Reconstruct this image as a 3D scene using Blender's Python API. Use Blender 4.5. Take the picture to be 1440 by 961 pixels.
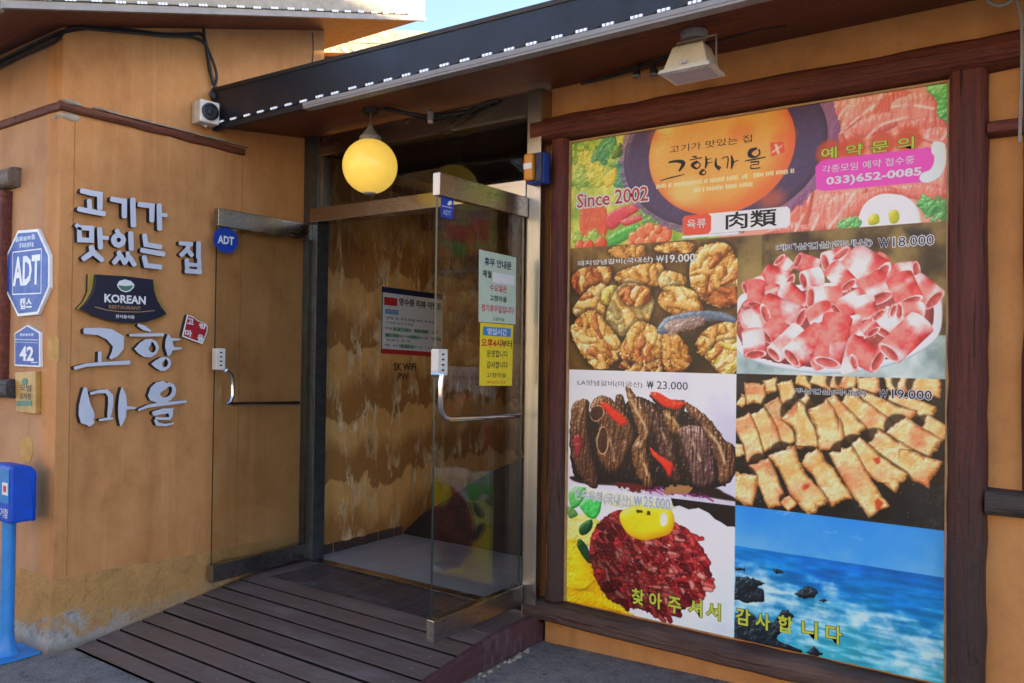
import bpy, bmesh, math, random
import numpy as np
from mathutils import Matrix, Vector

for o in list(bpy.data.objects):
    bpy.data.objects.remove(o)
random.seed(7)
SC = bpy.context.scene
COL = SC.collection
R = math.radians

# ---------------------------------------------------------------- camera
cam_d = bpy.data.cameras.new('camera')
cam_d.sensor_width = 36.0
cam_d.lens = 28.233
cam_d.clip_start = 0.05
cam_d.clip_end = 2000
cam = bpy.data.objects.new('camera', cam_d)
COL.objects.link(cam)
YAW, PITCH, ROLL = R(35.240), R(0.650), R(0.732)
fw = Vector((-math.sin(YAW)*math.cos(PITCH), math.cos(YAW)*math.cos(PITCH), math.sin(PITCH)))
rt = Vector((math.cos(YAW), math.sin(YAW), 0))
up = rt.cross(fw)
rt2 = rt*math.cos(ROLL) + up*math.sin(ROLL)
up2 = -rt*math.sin(ROLL) + up*math.cos(ROLL)
cam.matrix_world = Matrix(((rt2.x, up2.x, -fw.x, 0), (rt2.y, up2.y, -fw.y, 0), (rt2.z, up2.z, -fw.z, 1.535), (0, 0, 0, 1)))
SC.camera = cam

# ---------------------------------------------------------------- light
SUN_EL, SUN_AZ = R(24.0), R(40.0)          # azimuth from +X towards +Y
W = bpy.data.worlds.new('World')
SC.world = W
W.use_nodes = True
wn = W.node_tree
bg = wn.nodes['Background']
sky = wn.nodes.new('ShaderNodeTexSky')
sky.sky_type = 'NISHITA'
sky.sun_disc = False
sky.sun_elevation = SUN_EL
sky.sun_rotation = R(90) - SUN_AZ
sky.air_density = 0.55
sky.dust_density = 1.3
sky.ozone_density = 1.0
wn.links.new(sky.outputs[0], bg.inputs[0])
bg.inputs[1].default_value = 0.15
sd = bpy.data.lights.new('sun', 'SUN')
sd.energy = 2.5
sd.angle = R(0.5)
sd.color = (1.0, 0.76, 0.44)
sun = bpy.data.objects.new('sun', sd)
COL.objects.link(sun)
sdir = Vector((math.cos(SUN_EL)*math.cos(SUN_AZ), math.cos(SUN_EL)*math.sin(SUN_AZ), math.sin(SUN_EL)))
sun.rotation_euler = sdir.to_track_quat('Z', 'Y').to_euler()
sun.location = sdir*30
SC.view_settings.view_transform = 'Standard'
SC.view_settings.look = 'None'
SC.view_settings.exposure = 2.28
SC.view_settings.gamma = 1.0
SC.view_settings.use_curve_mapping = False

# ---------------------------------------------------------------- materials
def lin(h):
    h = h.lstrip('#')
    v = [int(h[i:i+2], 16)/255 for i in (0, 2, 4)]
    return tuple((c/12.92 if c <= .04045 else ((c+.055)/1.055)**2.4) for c in v) + (1,)

class NT:
    """small helper round one node material"""
    def __init__(s, name, rough=.6, metal=0., spec=.5):
        s.m = bpy.data.materials.new(name)
        s.m.use_nodes = True
        s.t = s.m.node_tree
        s.b = s.t.nodes['Principled BSDF']
        s.b.inputs['Roughness'].default_value = rough
        s.b.inputs['Metallic'].default_value = metal
        s.b.inputs['Specular IOR Level'].default_value = spec
        s._pos = None
    def n(s, ty, **kw):
        nd = s.t.nodes.new('ShaderNode' + ty)
        for k, v in kw.items():
            setattr(nd, k, v)
        return nd
    def l(s, a, b):
        s.t.links.new(a, b)
    def pos(s, scale=(1, 1, 1), off=(0, 0, 0)):
        tc = s.n('TexCoord')
        mp = s.n('Mapping')
        mp.inputs['Scale'].default_value = scale
        mp.inputs['Location'].default_value = off
        s.l(tc.outputs['Object'], mp.inputs[0])
        return mp.outputs[0]
    def noise(s, scale, vec=None, detail=4, rough=.55, dist=0.):
        nd = s.n('TexNoise')
        nd.inputs['Scale'].default_value = scale
        nd.inputs['Detail'].default_value = detail
        nd.inputs['Roughness'].default_value = rough
        nd.inputs['Distortion'].default_value = dist
        s.l(vec if vec is not None else s.pos(), nd.inputs['Vector'])
        return nd.outputs['Fac']
    def ramp(s, fac, *stops):
        r = s.n('ValToRGB')
        e = r.color_ramp.elements
        while len(e) < len(stops):
            e.new(.5)
        for el, (p, c) in zip(e, stops):
            el.position = p
            el.color = c if len(c) == 4 else tuple(c) + (1,)
        s.l(fac, r.inputs[0])
        return r.outputs[0]
    def f(s, fac, a, b):                     # scalar window a..b to 0..1
        m = s.n('MapRange')
        m.inputs[1].default_value = a
        m.inputs[2].default_value = b
        s.l(fac, m.inputs[0])
        return m.outputs[0]
    def math(s, op, a, b):
        m = s.n('Math', operation=op)
        for i, v in enumerate((a, b)):
            if isinstance(v, (int, float)):
                m.inputs[i].default_value = v
            else:
                s.l(v, m.inputs[i])
        return m.outputs[0]
    def mix(s, fac, a, b, mode='MIX'):
        m = s.n('MixRGB', blend_type=mode)
        for i, v in enumerate((fac, a, b)):
            if isinstance(v, (int, float)):
                m.inputs[i].default_value = v
            elif isinstance(v, tuple):
                m.inputs[i].default_value = v
            else:
                s.l(v, m.inputs[i])
        return m.outputs[0]
    def sep(s, axis):
        x = s.n('SeparateXYZ')
        g = s.n('NewGeometry')
        s.l(g.outputs['Position'], x.inputs[0])
        return x.outputs[axis]
    def color(s, c):
        if isinstance(c, tuple):
            s.b.inputs['Base Color'].default_value = c
        else:
            s.l(c, s.b.inputs['Base Color'])
    def bump(s, h, strength=.3, dist=.01):
        b = s.n('Bump')
        b.inputs['Strength'].default_value = strength
        b.inputs['Distance'].default_value = dist
        s.l(h, b.inputs['Height'])
        s.l(b.outputs[0], s.b.inputs['Normal'])
    def rough(s, r):
        s.l(r, s.b.inputs['Roughness'])

def stucco(name, c0, c1, c2, stain=.5, streak=1.):
    m = NT(name, .75, 0, .25)
    big = m.noise(1.3, m.pos(), 5, .6)
    c = m.mix(m.f(big, .32, .68), lin(c0), lin(c1))
    st = m.noise(3.0, m.pos((3.2, 3.2, .22)), 4, .6, .4)
    c = m.mix(m.math('MULTIPLY', m.f(st, .5, .8), stain*.55), c, lin(c2))
    st2 = m.noise(7.0, m.pos((3, 3, .12), (3, 1, 0)), 3, .5, .2)
    c = m.mix(m.math('MULTIPLY', m.f(st2, .62, .76), .16*streak), c, lin('#e0b98a'))
    sp = m.noise(60, m.pos(), 3, .6)
    c = m.mix(m.math('MULTIPLY', m.f(sp, .62, .78), .22), c, lin(c2))
    blot = m.noise(4.5, m.pos((1, 1, .8), (7, 2, 5)), 6, .7)
    c = m.mix(m.math('MULTIPLY', m.f(blot, .50, .70), .42), c, lin(c2))
    c = m.mix(m.math('MULTIPLY', m.f(blot, .48, .30), .22), c, lin('#d8ae7c'))
    m.color(c)
    fine = m.math('ADD', m.math('MULTIPLY', m.noise(90, m.pos(), 4, .7), .5), m.math('MULTIPLY', m.noise(9, m.pos(), 4, .6), 1.2))
    m.bump(fine, .35, .012)
    return m
M = {}
M['stucco'] = stucco('ochre_stucco', '#c38e58', '#b57f4a', '#8a5a36', .8).m
M['stucco_front'] = stucco('tan_stucco', '#b99068', '#ab815a', '#8b6446', .55).m
M['stucco_back'] = stucco('sunny_stucco', '#d4943e', '#c98734', '#a56a2a', .3).m

def plinth():
    m = NT('weathered_plinth', .85, 0, .2)
    z = m.sep('Z')
    n1 = m.noise(6, m.pos((1, 1, 1.4)), 6, .65)
    n2 = m.noise(22, m.pos(), 6, .7)
    c = m.mix(m.f(n1, .35, .65), lin('#bd9258'), lin('#a98250'))
    d = m.f(m.math('ADD', z, m.math('MULTIPLY', m.math('SUBTRACT', n1, .5), .42)), .17, .08)
    c = m.mix(d, c, lin('#a48a66'))
    d2 = m.f(m.math('ADD', z, m.math('MULTIPLY', m.math('SUBTRACT', n1, .5), .55)), .13, .09)
    y = m.sep('Y')
    d2 = m.math('MULTIPLY', d2, m.f(y, 2.45, 2.2))
    c = m.mix(d2, c, m.mix(m.f(n2, .3, .7), lin('#b4b4ae'), lin('#7e7e7a')))
    c = m.mix(m.math('MULTIPLY', m.f(n2, .56, .72), .6), c, lin('#6e5636'))
    d3 = m.f(m.math('ADD', z, m.math('MULTIPLY', m.math('SUBTRACT', n2, .5), .1)), .05, .0)
    c = m.mix(m.math('MULTIPLY', d3, .7), c, lin('#5c4a34'))
    m.color(c)
    m.bump(m.math('ADD', n2, n1), .8, .03)
    return m.m
M['plinth'] = plinth()

def peel():
    """ochre wall brushed over in tiers, the coats scuffed and flaking along their wavy edges"""
    m = NT('peeling_stucco', .7, 0, .3)
    v = m.pos()
    z = m.sep('Z')
    big = m.noise(2.2, v, 5, .6)
    c = m.mix(m.f(big, .35, .65), lin('#e6b46c'), lin('#d29c54'))
    wav = m.noise(3.2, m.pos((1, .8, .25), (4, 2, 7)), 5, .6, .2)
    ph = m.math('FRACT', m.math('ADD', m.math('MULTIPLY', z, 2.1), m.math('MULTIPLY', m.math('SUBTRACT', wav, .5), 1.5)), 0)
    dark = m.math('MULTIPLY', m.f(ph, .30, .33), m.f(ph, 1.0, .72))
    c = m.mix(m.math('MULTIPLY', dark, .9), c, lin('#a06c34'))
    st = m.noise(7.0, m.pos((1.6, 1.6, .22), (2, 0, 5)), 4, .6, .2)
    c = m.mix(m.math('MULTIPLY', m.f(st, .45, .75), .35), c, lin('#8a5c2e'))
    fl = m.noise(6.5, m.pos((1.4, 1.5, .55), (1, 5, 2)), 5, .62, .25)
    near = m.math('ADD', m.math('MULTIPLY', m.f(ph, .62, .34), m.f(ph, .12, .3)), .42)
    pk = m.math('MULTIPLY', m.f(fl, .53, .60), m.math('MINIMUM', near, 1.0))
    c = m.mix(m.math('MULTIPLY', pk, .95), c, m.mix(m.f(m.noise(14, v), .35, .65), lin('#eed6a6'), lin('#cdb082')))
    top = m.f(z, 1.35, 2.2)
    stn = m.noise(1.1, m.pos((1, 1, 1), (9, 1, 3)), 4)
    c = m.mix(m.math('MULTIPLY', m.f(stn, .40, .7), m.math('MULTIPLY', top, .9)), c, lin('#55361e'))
    dr = m.noise(9.0, m.pos((1.8, 1.8, .3), (0, 3, 0)), 4, .6, .5)
    c = m.mix(m.math('MULTIPLY', m.math('MULTIPLY', m.f(dr, .56, .66), top), .8), c, lin('#b99c72'))
    m.color(c)
    m.bump(m.math('ADD', m.math('MULTIPLY', pk, -.4), m.noise(30, v, 4)), .5, .015)
    return m.m
M['peel'] = peel()

def wood(name, a, b, c3, axis, wear=.0, lowdark=False, rough=.6):
    m = NT(name, rough, 0, .35)
    sc = [14, 14, 14]
    sc[axis] = .8
    g = m.noise(2.2, m.pos(tuple(sc)), 6, .65, 1.2)
    c = m.mix(m.f(g, .3, .7), lin(a), lin(b))
    big = m.noise(2.4, m.pos(), 4)
    c = m.mix(m.math('MULTIPLY', m.f(big, .45, .75), .6), c, lin(c3))
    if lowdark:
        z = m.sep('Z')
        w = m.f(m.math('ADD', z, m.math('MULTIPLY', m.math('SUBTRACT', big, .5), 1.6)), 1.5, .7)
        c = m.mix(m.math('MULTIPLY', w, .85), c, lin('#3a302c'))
    m.color(c)
    crack = m.noise(5, m.pos(tuple(v*1.3 if v > 2 else .35 for v in sc), (3, 3, 3)), 5, .7, .6)
    ck = m.f(crack, .60, .68)
    c = m.mix(m.math('MULTIPLY', ck, .7), c, lin('#1e1412'))
    m.color(c)
    m.bump(m.math('SUBTRACT', m.math('ADD', g, m.math('MULTIPLY', m.noise(40, m.pos(), 3), .5)), ck), .8, .014)
    return m.m
M['log_x'] = wood('red_brown_log', '#703524', '#431f17', '#80452f', 0)
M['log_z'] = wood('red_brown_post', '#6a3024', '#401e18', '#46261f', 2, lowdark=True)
M['log_low'] = wood('faded_log', '#544038', '#40302c', '#6d564a', 0)
M['log_grey'] = wood('charred_log', '#4a423c', '#2c2826', '#6a6058', 0)
M['log_pale'] = wood('weathered_log', '#7c6a5a', '#50443a', '#93806e', 0)
M['soffit'] = wood('soffit_board', '#713a28', '#5b2c20', '#7d4630', 0, rough=.5)
M['mould'] = wood('brown_moulding', '#6b3a24', '#54291c', '#80482e', 1)
def deck(name, a, b, c3, axis=0):
    m = NT(name, .5, 0, .4)
    sc = [9, 9, 9]
    sc[axis] = .5
    ob = m.n('ObjectInfo')
    g = m.noise(3, m.pos(tuple(sc)), 6, .65, .8)
    c = m.mix(m.f(g, .3, .7), lin(a), lin(b))
    c = m.mix(m.math('MULTIPLY', ob.outputs['Random'], .35), c, lin(c3))
    w = m.noise(4, m.pos((.7, 2.5, 1)), 6, .65)
    c = m.mix(m.math('MULTIPLY', m.f(w, .5, .75), .55), c, lin('#7c7878'))
    m.color(c)
    m.rough(m.ramp(w, (.3, (.38,)*3), (.7, (.6,)*3)))
    m.bump(m.math('ADD', g, m.noise(50, m.pos(), 3)), .35, .006)
    return m.m
M['deck'] = deck('deck_plank', '#685c56', '#524844', '#75675e')
M['deck_dark'] = deck('dark_deck_slat', '#4a4242', '#3a3434', '#564c4a', 1)
M['deck_side'] = deck('deck_side_board', '#52363a', '#42282c', '#5a3a3a', 1)

def asphalt():
    m = NT('asphalt', .9, 0, .3)
    a = m.noise(110, m.pos(), 4, .75)
    b = m.noise(1.8, m.pos(), 6, .65)
    c = m.mix(m.f(b, .3, .7), lin('#9c9a97'), lin('#787775'))
    d = m.noise(11, m.pos(), 8, .75)
    c = m.mix(m.math('MULTIPLY', m.f(d, .52, .68), .8), c, lin('#aeaba4'))
    c = m.mix(m.math('MULTIPLY', m.f(d, .46, .34), .8), c, lin('#42423f'))
    c = m.mix(m.math('MULTIPLY', m.f(a, .52, .66), .75), c, lin('#b8b6b0'))
    c = m.mix(m.math('MULTIPLY', m.f(a, .46, .34), .7), c, lin('#3c3b39'))
    m.color(c)
    m.bump(m.math('ADD', a, d), 1.0, .02)
    return m.m
M['asphalt'] = asphalt()
def concrete(name, a, b, rough=.5):
    m = NT(name, rough, 0, .4)
    n1 = m.noise(3, m.pos(), 6, .65)
    c = m.mix(m.f(n1, .3, .7), lin(a), lin(b))
    n2 = m.noise(60, m.pos(), 4)
    c = m.mix(m.math('MULTIPLY', m.f(n2, .55, .8), .4), c, lin('#d0d0cc'))
    m.color(c)
    m.bump(n2, .2, .004)
    return m.m
M['floor'] = concrete('smooth_concrete', '#a4a3a2', '#868584', .42)
M['street'] = concrete('pale_street_concrete', '#98928a', '#88827a', .8)
M['house_cream'] = concrete('cream_house_render', '#dccfb8', '#cfc0a6', .8)
M['render_plain'] = concrete('plain_render', '#b8aa94', '#a69880', .8)

def steel(name, col='#a9a5a0', rough=.28, axis=0):
    m = NT(name, rough, 1.0)
    sc = [300, 300, 300]
    sc[axis] = 1.5
    g = m.noise(1, m.pos(tuple(sc)), 3)
    m.color(m.mix(m.f(g, .3, .7), lin(col), lin('#9c9994')))
    sm = m.noise(5, m.pos(), 4)
    m.rough(m.ramp(m.math('ADD', m.math('MULTIPLY', g, .3), m.math('MULTIPLY', sm, .7)), (.3, (rough*.85,)*3), (.7, (rough*1.25,)*3)))
    m.bump(m.noise(2.2, m.pos(), 2), .05, .01)
    return m.m
M['steel_x'] = steel('brushed_steel', '#b3aea6', .24, 0)
M['steel_y'] = steel('brushed_steel_rail', '#b0aeaa', .26, 1)
M['steel_z'] = steel('brushed_steel_post', '#b3aea6', .3, 2)
M['chrome'] = NT('polished_chrome', .08, 1.0); M['chrome'].color(lin('#d4d4d4')); M['chrome'] = M['chrome'].m

def plain(name, c, rough=.5, metal=0, var=.12, spec=.5, scale=18):
    m = NT(name, rough, metal, spec)
    cc = lin(c)
    n = m.noise(scale, m.pos(), 5, .6)
    d = tuple(x*(1-var*2) for x in cc[:3]) + (1,)
    m.color(m.mix(m.f(n, .3, .7), cc, d))
    m.rough(m.ramp(n, (.3, (rough*.85,)*3), (.7, (min(1, rough*1.2),)*3)))
    return m.m
M['fascia'] = plain('navy_fascia_metal', '#1f242e', .42, 0, .25, .45, 5)
M['drip'] = plain('grey_drip_edge', '#8d8a88', .5, 0, .08)
M['gap_shade'] = plain('plank_gap_shade', '#1d1a1a', .9, 0, .2, .1)  # near-black: the shade between planks put into the colour
M['eave_metal'] = plain('pale_eave_metal', '#9c9484', .5, 0, .12)
M['eave_cream'] = plain('cream_eave_paint', '#73664a', .5, 0, .12)
M['white'] = plain('white_plastic', '#d9d6cc', .45, 0, .08)
M['cream'] = plain('cream_housing', '#d4ccb6', .45, 0, .1)
M['black'] = plain('black_plastic', '#15161a', .4, 0, .2)
M['joint'] = plain('stucco_joint', '#a8703a', .8, 0, .15)
M['dark_steel'] = plain('dark_steel', '#6c7274', .35, .8, .2)
M['dark_frame'] = plain('dark_frame', '#3c3c3c', .4, .5, .2)
M['cable'] = plain('black_cable', '#191a1d', .55, 0, .2)
M['cable_grey'] = plain('grey_cable', '#8d8984', .55, 0, .15)
M['letter_face'] = plain('pale_letter_face', '#c2cbd8', .35, 0, .04)
M['letter_side'] = plain('dark_letter_side', '#23262f', .5, 0, .1)
M['sign_navy'] = plain('navy_sign_print', '#1b1f35', .4, 0, .15)
M['sign_gold'] = plain('gold_sign_edge', '#b79a45', .4, .3, .15)
M['seal_red'] = plain('red_seal_print', '#a8232c', .45, 0, .12)
M['blue'] = plain('blue_sign_print', '#1a3f9e', .4, 0, .06, .35)
M['blue_box'] = plain('blue_post_paint', '#0c50c6', .42, 0, .16, .4, 9)
M['blue_pole'] = plain('light_blue_pole_paint', '#2f86cf', .35, 0, .12)
M['print_white'] = plain('white_print', '#dfe3e4', .4, 0, .04)
M['print_grey'] = plain('grey_print', '#a9b4cc', .4, 0, .06)
M['print_black'] = plain('black_print', '#1c1a1c', .5, 0, .1)
M['print_red'] = plain('red_print', '#c5302e', .5, 0, .06)
M['print_pink'] = plain('pink_red_print', '#c83a5c', .5, 0, .06)
M['print_green'] = plain('green_print', '#4a7d64', .5, 0, .08)
M['print_lime'] = plain('lime_print', '#c3cf3c', .5, 0, .05)
M['print_gold'] = plain('gold_print', '#a98656', .5, 0, .06)
M['print_navy'] = plain('navy_print', '#262b4e', .5, 0, .06)
M['print_teal'] = plain('pale_green_print', '#8fbf9c', .5, 0, .06)
M['paper_green'] = plain('pale_green_paper', '#b9d0bc', .55, 0, .05)
M['paper_yellow'] = plain('yellow_paper', '#e6d02a', .55, 0, .05)
M['paper_blue'] = plain('blue_heading_print', '#3f86c4', .55, 0, .05)
M['orange'] = plain('amber_lens', '#d48a18', .3, 0, .1)
M['ink_faded'] = plain('faded_wall_ink', '#4a3420', .8, 0, .2)
M['trim_tan'] = plain('tan_poster_trim', '#b08a5c', .5, 0, .15)
M['gold_plaque'] = plain('gold_plaque_face', '#c09a4e', .42, .35, .18, .5, 7)
M['patch'] = plain('yellow_touch_up_paint', '#bf9448', .7, 0, .12)
M['cement'] = plain('white_cement_patch', '#a89c88', .85, 0, .25)
M['ceiling'] = plain('dark_ceiling', '#2a211d', .7, 0, .2)
M['dark_wall'] = plain('brown_inner_wall', '#9a7448', .7, 0, .15, .4, 3)
M['stair'] = plain('dark_stair_board', '#1e1816', .6, 0, .25, .4, 6)

def glass(name, tint, refl=1.0):
    m = NT(name)
    t = m.t
    out = t.nodes['Material Output']
    tr = m.n('BsdfTransparent')
    n = m.noise(3, m.pos(), 4)
    m.l(m.mix(m.f(n, .3, .75), tint + (1,), tuple(x*.9 for x in tint) + (1,)), tr.inputs[0])
    gl = m.n('BsdfGlossy')
    gl.inputs['Roughness'].default_value = .015
    lw = m.n('LayerWeight')
    lw.inputs[0].default_value = .5
    fr = m.math('ADD', m.math('MULTIPLY', m.math('POWER', lw.outputs['Facing'], 5.0), .96), .04)
    mx = m.n('MixShader')
    m.l(m.math('MULTIPLY', fr, refl), mx.inputs[0])
    m.l(tr.outputs[0], mx.inputs[1])
    m.l(gl.outputs[0], mx.inputs[2])
    m.l(mx.outputs[0], out.inputs[0])
    return m.m
M['glass'] = glass('door_glass', (.95, .965, .95), 1.15)
M['glass_dark'] = glass('transom_glass', (.86, .88, .87), 1.2)
M['glass_edge'] = plain('green_glass_edge', '#22332e', .2, 0, .1)
def emit(name, c, e, rough=.3):
    m = NT(name, rough)
    n = m.noise(3.0, m.pos(), 3)
    col = m.mix(m.f(n, .3, .7), lin(c), tuple(x*.92 for x in lin(c)[:3]) + (1,))
    m.color(col)
    m.l(col, m.b.inputs['Emission Color'])
    m.b.inputs['Emission Strength'].default_value = e
    return m.m
M['globe'] = emit('lit_yellow_globe', '#f2c654', .14, .25)
M['led'] = emit('lit_white_led', '#e6ebf0', .08)

# ---------------------------------------------------------------- mesh helpers
class MB:
    def __init__(s):
        s.v, s.f, s.mi = [], [], []
    def add(s, vs, fs, mi=0):
        k = len(s.v)
        s.v += [tuple(v) for v in vs]
        s.f += [tuple(i+k for i in f) for f in fs]
        s.mi += [mi]*len(fs)
        return s
    def box(s, x0, x1, y0, y1, z0, z1, mi=0):
        vs = [(x, y, z) for z in (z0, z1) for y in (y0, y1) for x in (x0, x1)]
        return s.add(vs, [(0, 2, 3, 1), (4, 5, 7, 6), (0, 1, 5, 4), (2, 6, 7, 3), (0, 4, 6, 2), (1, 3, 7, 5)], mi)
    def hexa(s, lo, hi, mi=0):                # two quads, same winding
        vs = list(lo) + list(hi)
        return s.add(vs, [(3, 2, 1, 0), (4, 5, 6, 7)] + [(i, (i+1) % 4, (i+1) % 4+4, i+4) for i in range(4)], mi)
    def prism(s, pts, fr, d0, d1, mi_front=0, mi_side=0):
        """flat outline in frame fr, from depth d0 (back) to d1 (front)"""
        n = len(pts)
        a = sum(pts[i][0]*pts[(i+1) % n][1]-pts[(i+1) % n][0]*pts[i][1] for i in range(n))
        if a < 0:
            pts = pts[::-1]
        k = len(s.v)
        s.v += [fr(u, v, d0) for u, v in pts] + [fr(u, v, d1) for u, v in pts]
        s.f.append(tuple(k+n+i for i in range(n))); s.mi.append(mi_front)
        s.f.append(tuple(k+n-1-i for i in range(n))); s.mi.append(mi_side)
        for i in range(n):
            j = (i+1) % n
            s.f.append((k+i, k+j, k+n+j, k+n+i)); s.mi.append(mi_side)
        return s
    def strip(s, L, Rr, closed, fr, d0, d1, mi_front=0, mi_side=1):
        n = len(L)
        k = len(s.v)
        for d in (d1, d0):
            s.v += [fr(u, v, d) for u, v in L] + [fr(u, v, d) for u, v in Rr]
        m = n if closed else n-1
        for i in range(m):
            j = (i+1) % n
            s.f.append((k+i, k+n+i, k+n+j, k+j)); s.mi.append(mi_front)
            s.f.append((k+2*n+j, k+3*n+j, k+3*n+i, k+2*n+i)); s.mi.append(mi_side)
            s.f.append((k+i, k+j, k+2*n+j, k+2*n+i)); s.mi.append(mi_side)
            s.f.append((k+n+j, k+n+i, k+3*n+i, k+3*n+j)); s.mi.append(mi_side)
        if not closed:
            for i in (0, n-1):
                s.f.append((k+i, k+n+i, k+3*n+i, k+2*n+i)); s.mi.append(mi_side)
        return s
    def tube(s, pts, r, seg=8, mi=0, flat=1.0):
        pts = [Vector(p) for p in pts]
        n = len(pts)
        k = len(s.v)
        ref = None
        for i, p in enumerate(pts):
            t = (pts[min(i+1, n-1)]-pts[max(i-1, 0)]).normalized()
            if ref is None:
                ref = t.orthogonal().normalized()
            ref = (ref - t*ref.dot(t)).normalized()
            b = t.cross(ref)
            rr = r[i] if isinstance(r, (list, tuple)) else r
            for j in range(seg):
                a = 2*math.pi*j/seg
                q = p + (ref*math.cos(a) + b*math.sin(a)*flat)*rr
                s.v.append(tuple(q))
        for i in range(n-1):
            for j in range(seg):
                j2 = (j+1) % seg
                s.f.append((k+i*seg+j, k+i*seg+j2, k+(i+1)*seg+j2, k+(i+1)*seg+j)); s.mi.append(mi)
        s.f.append(tuple(k+j for j in reversed(range(seg)))); s.mi.append(mi)
        s.f.append(tuple(k+(n-1)*seg+j for j in range(seg))); s.mi.append(mi)
        return s
    def lathe(s, c, prof, seg=24, mi=0, axis='Z'):
        k = len(s.v)
        for r, h in prof:
            for j in range(seg):
                a = 2*math.pi*j/seg
                p = (r*math.cos(a), r*math.sin(a), h)
                if axis == 'X': p = (h, p[0], p[1])
                if axis == 'Y': p = (p[1], h, p[0])
                s.v.append((c[0]+p[0], c[1]+p[1], c[2]+p[2]))
        for i in range(len(prof)-1):
            for j in range(seg):
                j2 = (j+1) % seg
                s.f.append((k+i*seg+j, k+i*seg+j2, k+(i+1)*seg+j2, k+(i+1)*seg+j)); s.mi.append(mi)
        return s
    def log(s, p0, p1, w, d, nrm, seed=0, seg=14, mi=0):
        """half-round timber from p0 to p1, width w, standing d proud along nrm"""
        rnd = random.Random(seed)
        p0, p1, nrm = Vector(p0), Vector(p1), Vector(nrm)
        ax = (p1-p0)
        side = ax.normalized().cross(nrm)
        n = max(4, int(ax.length/.12))
        k = len(s.v)
        rows = 9
        for i in range(n+1):
            c = p0 + ax*i/n
            ww = w*(1+rnd.uniform(-.028, .028))
            dd = d*(1+rnd.uniform(-.05, .05))
            sh = rnd.uniform(-.004, .004)
            for j in range(rows):
                a = math.pi*j/(rows-1)
                e = .55
                cx = math.copysign(abs(math.cos(a))**e, math.cos(a))
                cy = abs(math.sin(a))**e
                s.v.append(tuple(c + side*(cx*ww/2+sh) + nrm*cy*dd))
        for i in range(n):
            for j in range(rows-1):
                s.f.append((k+i*rows+j, k+(i+1)*rows+j, k+(i+1)*rows+j+1, k+i*rows+j+1)); s.mi.append(mi)
        s.f.append(tuple(k+j for j in range(rows))); s.mi.append(mi)
        s.f.append(tuple(k+n*rows+j for j in reversed(range(rows)))); s.mi.append(mi)
        return s
    def build(s, name, mats, parent=None, smooth=False, bevel=0., kind=None, fixn=True):
        me = bpy.data.meshes.new(name)
        off = world_off(parent) if parent else Vector((0, 0, 0))
        me.from_pydata([(v[0]-off.x, v[1]-off.y, v[2]-off.z) for v in s.v], [], s.f)
        if not isinstance(mats, (list, tuple)):
            mats = [mats]
        for q in mats:
            me.materials.append(M[q])
        if len(mats) > 1:
            me.polygons.foreach_set('material_index', s.mi)
        if fixn or bevel:
            b = bmesh.new()
            b.from_mesh(me)
            bmesh.ops.recalc_face_normals(b, faces=b.faces)
            if bevel:
                es = [e for e in b.edges if e.is_manifold and e.calc_face_angle() > .6]
                bmesh.ops.bevel(b, geom=es, offset=bevel, segments=2, profile=.6, affect='EDGES')
            b.to_mesh(me)
            b.free()
        if smooth:
            me.polygons.foreach_set('use_smooth', [True]*len(me.polygons))
            if hasattr(me, 'set_sharp_from_angle'):
                me.set_sharp_from_angle(angle=R(38))
        me.update()
        o = bpy.data.objects.new(name, me)
        COL.objects.link(o)
        if parent:
            o.parent = parent
        if kind:
            o['kind'] = kind
        return o

def world_off(o):
    v = Vector((0, 0, 0))
    while o is not None:
        v += o.location
        o = o.parent
    return v

def tag(o, label, cat, group=None):
    o['label'] = label
    o['category'] = cat
    if group:
        o['group'] = group
    return o

def thing(name, loc, label, cat, group=None):
    o = bpy.data.objects.new(name, None)
    o.location = loc
    o.empty_display_size = .1
    COL.objects.link(o)
    return tag(o, label, cat, group)

def frY(y):        # plane facing -Y: u = X, v = Z, d = proud distance
    return lambda u, v, d=0.: (u, y-d, v)
def frX(x):        # plane facing +X: u = Y, v = Z
    return lambda u, v, d=0.: (x+d, u, v)

_txt = {}
def text_geo(body, bold):
    key = (body, bold)
    if key not in _txt:
        c = bpy.data.curves.new('lettering', 'FONT')
        c.body = body
        c.size = 1
        c.offset = bold
        c.resolution_u = 2
        o = bpy.data.objects.new('lettering', c)
        COL.objects.link(o)
        dg = bpy.context.evaluated_depsgraph_get()
        me = bpy.data.meshes.new_from_object(o.evaluated_get(dg))
        vs = [(v.co.x, v.co.y) for v in me.vertices]
        fs = [tuple(p.vertices) for p in me.polygons]
        bpy.data.objects.remove(o)
        bpy.data.curves.remove(c)
        bpy.data.meshes.remove(me)
        _txt[key] = (vs, fs)
    return _txt[key]

def text(name, body, box, fr, d, mat, parent, bold=.0, slant=0., curve=0.):
    """lettering fitted to box = (u0, v0, u1, v1) on plane fr, d proud; slant lifts the right end"""
    vs, fs = text_geo(body, bold)
    v0, f0 = text_geo(body, 0.) if bold else (vs, fs)
    xs = [v[0] for v in v0]; ys = [v[1] for v in v0]
    x0, x1, y0, y1 = min(xs), max(xs), min(ys), max(ys)
    u0, w0, u1, w1 = box
    mb = MB()
    out = []
    for x, y in vs:
        a = (x-x0)/(x1-x0); b = (y-y0)/(y1-y0)
        out.append(fr(u0+(u1-u0)*a, w0+(w1-w0)*b+slant*a+curve*(a-.5)**2*4, d))
    mb.add(out, fs)
    return mb.build(name, mat, parent, fixn=False)

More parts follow.
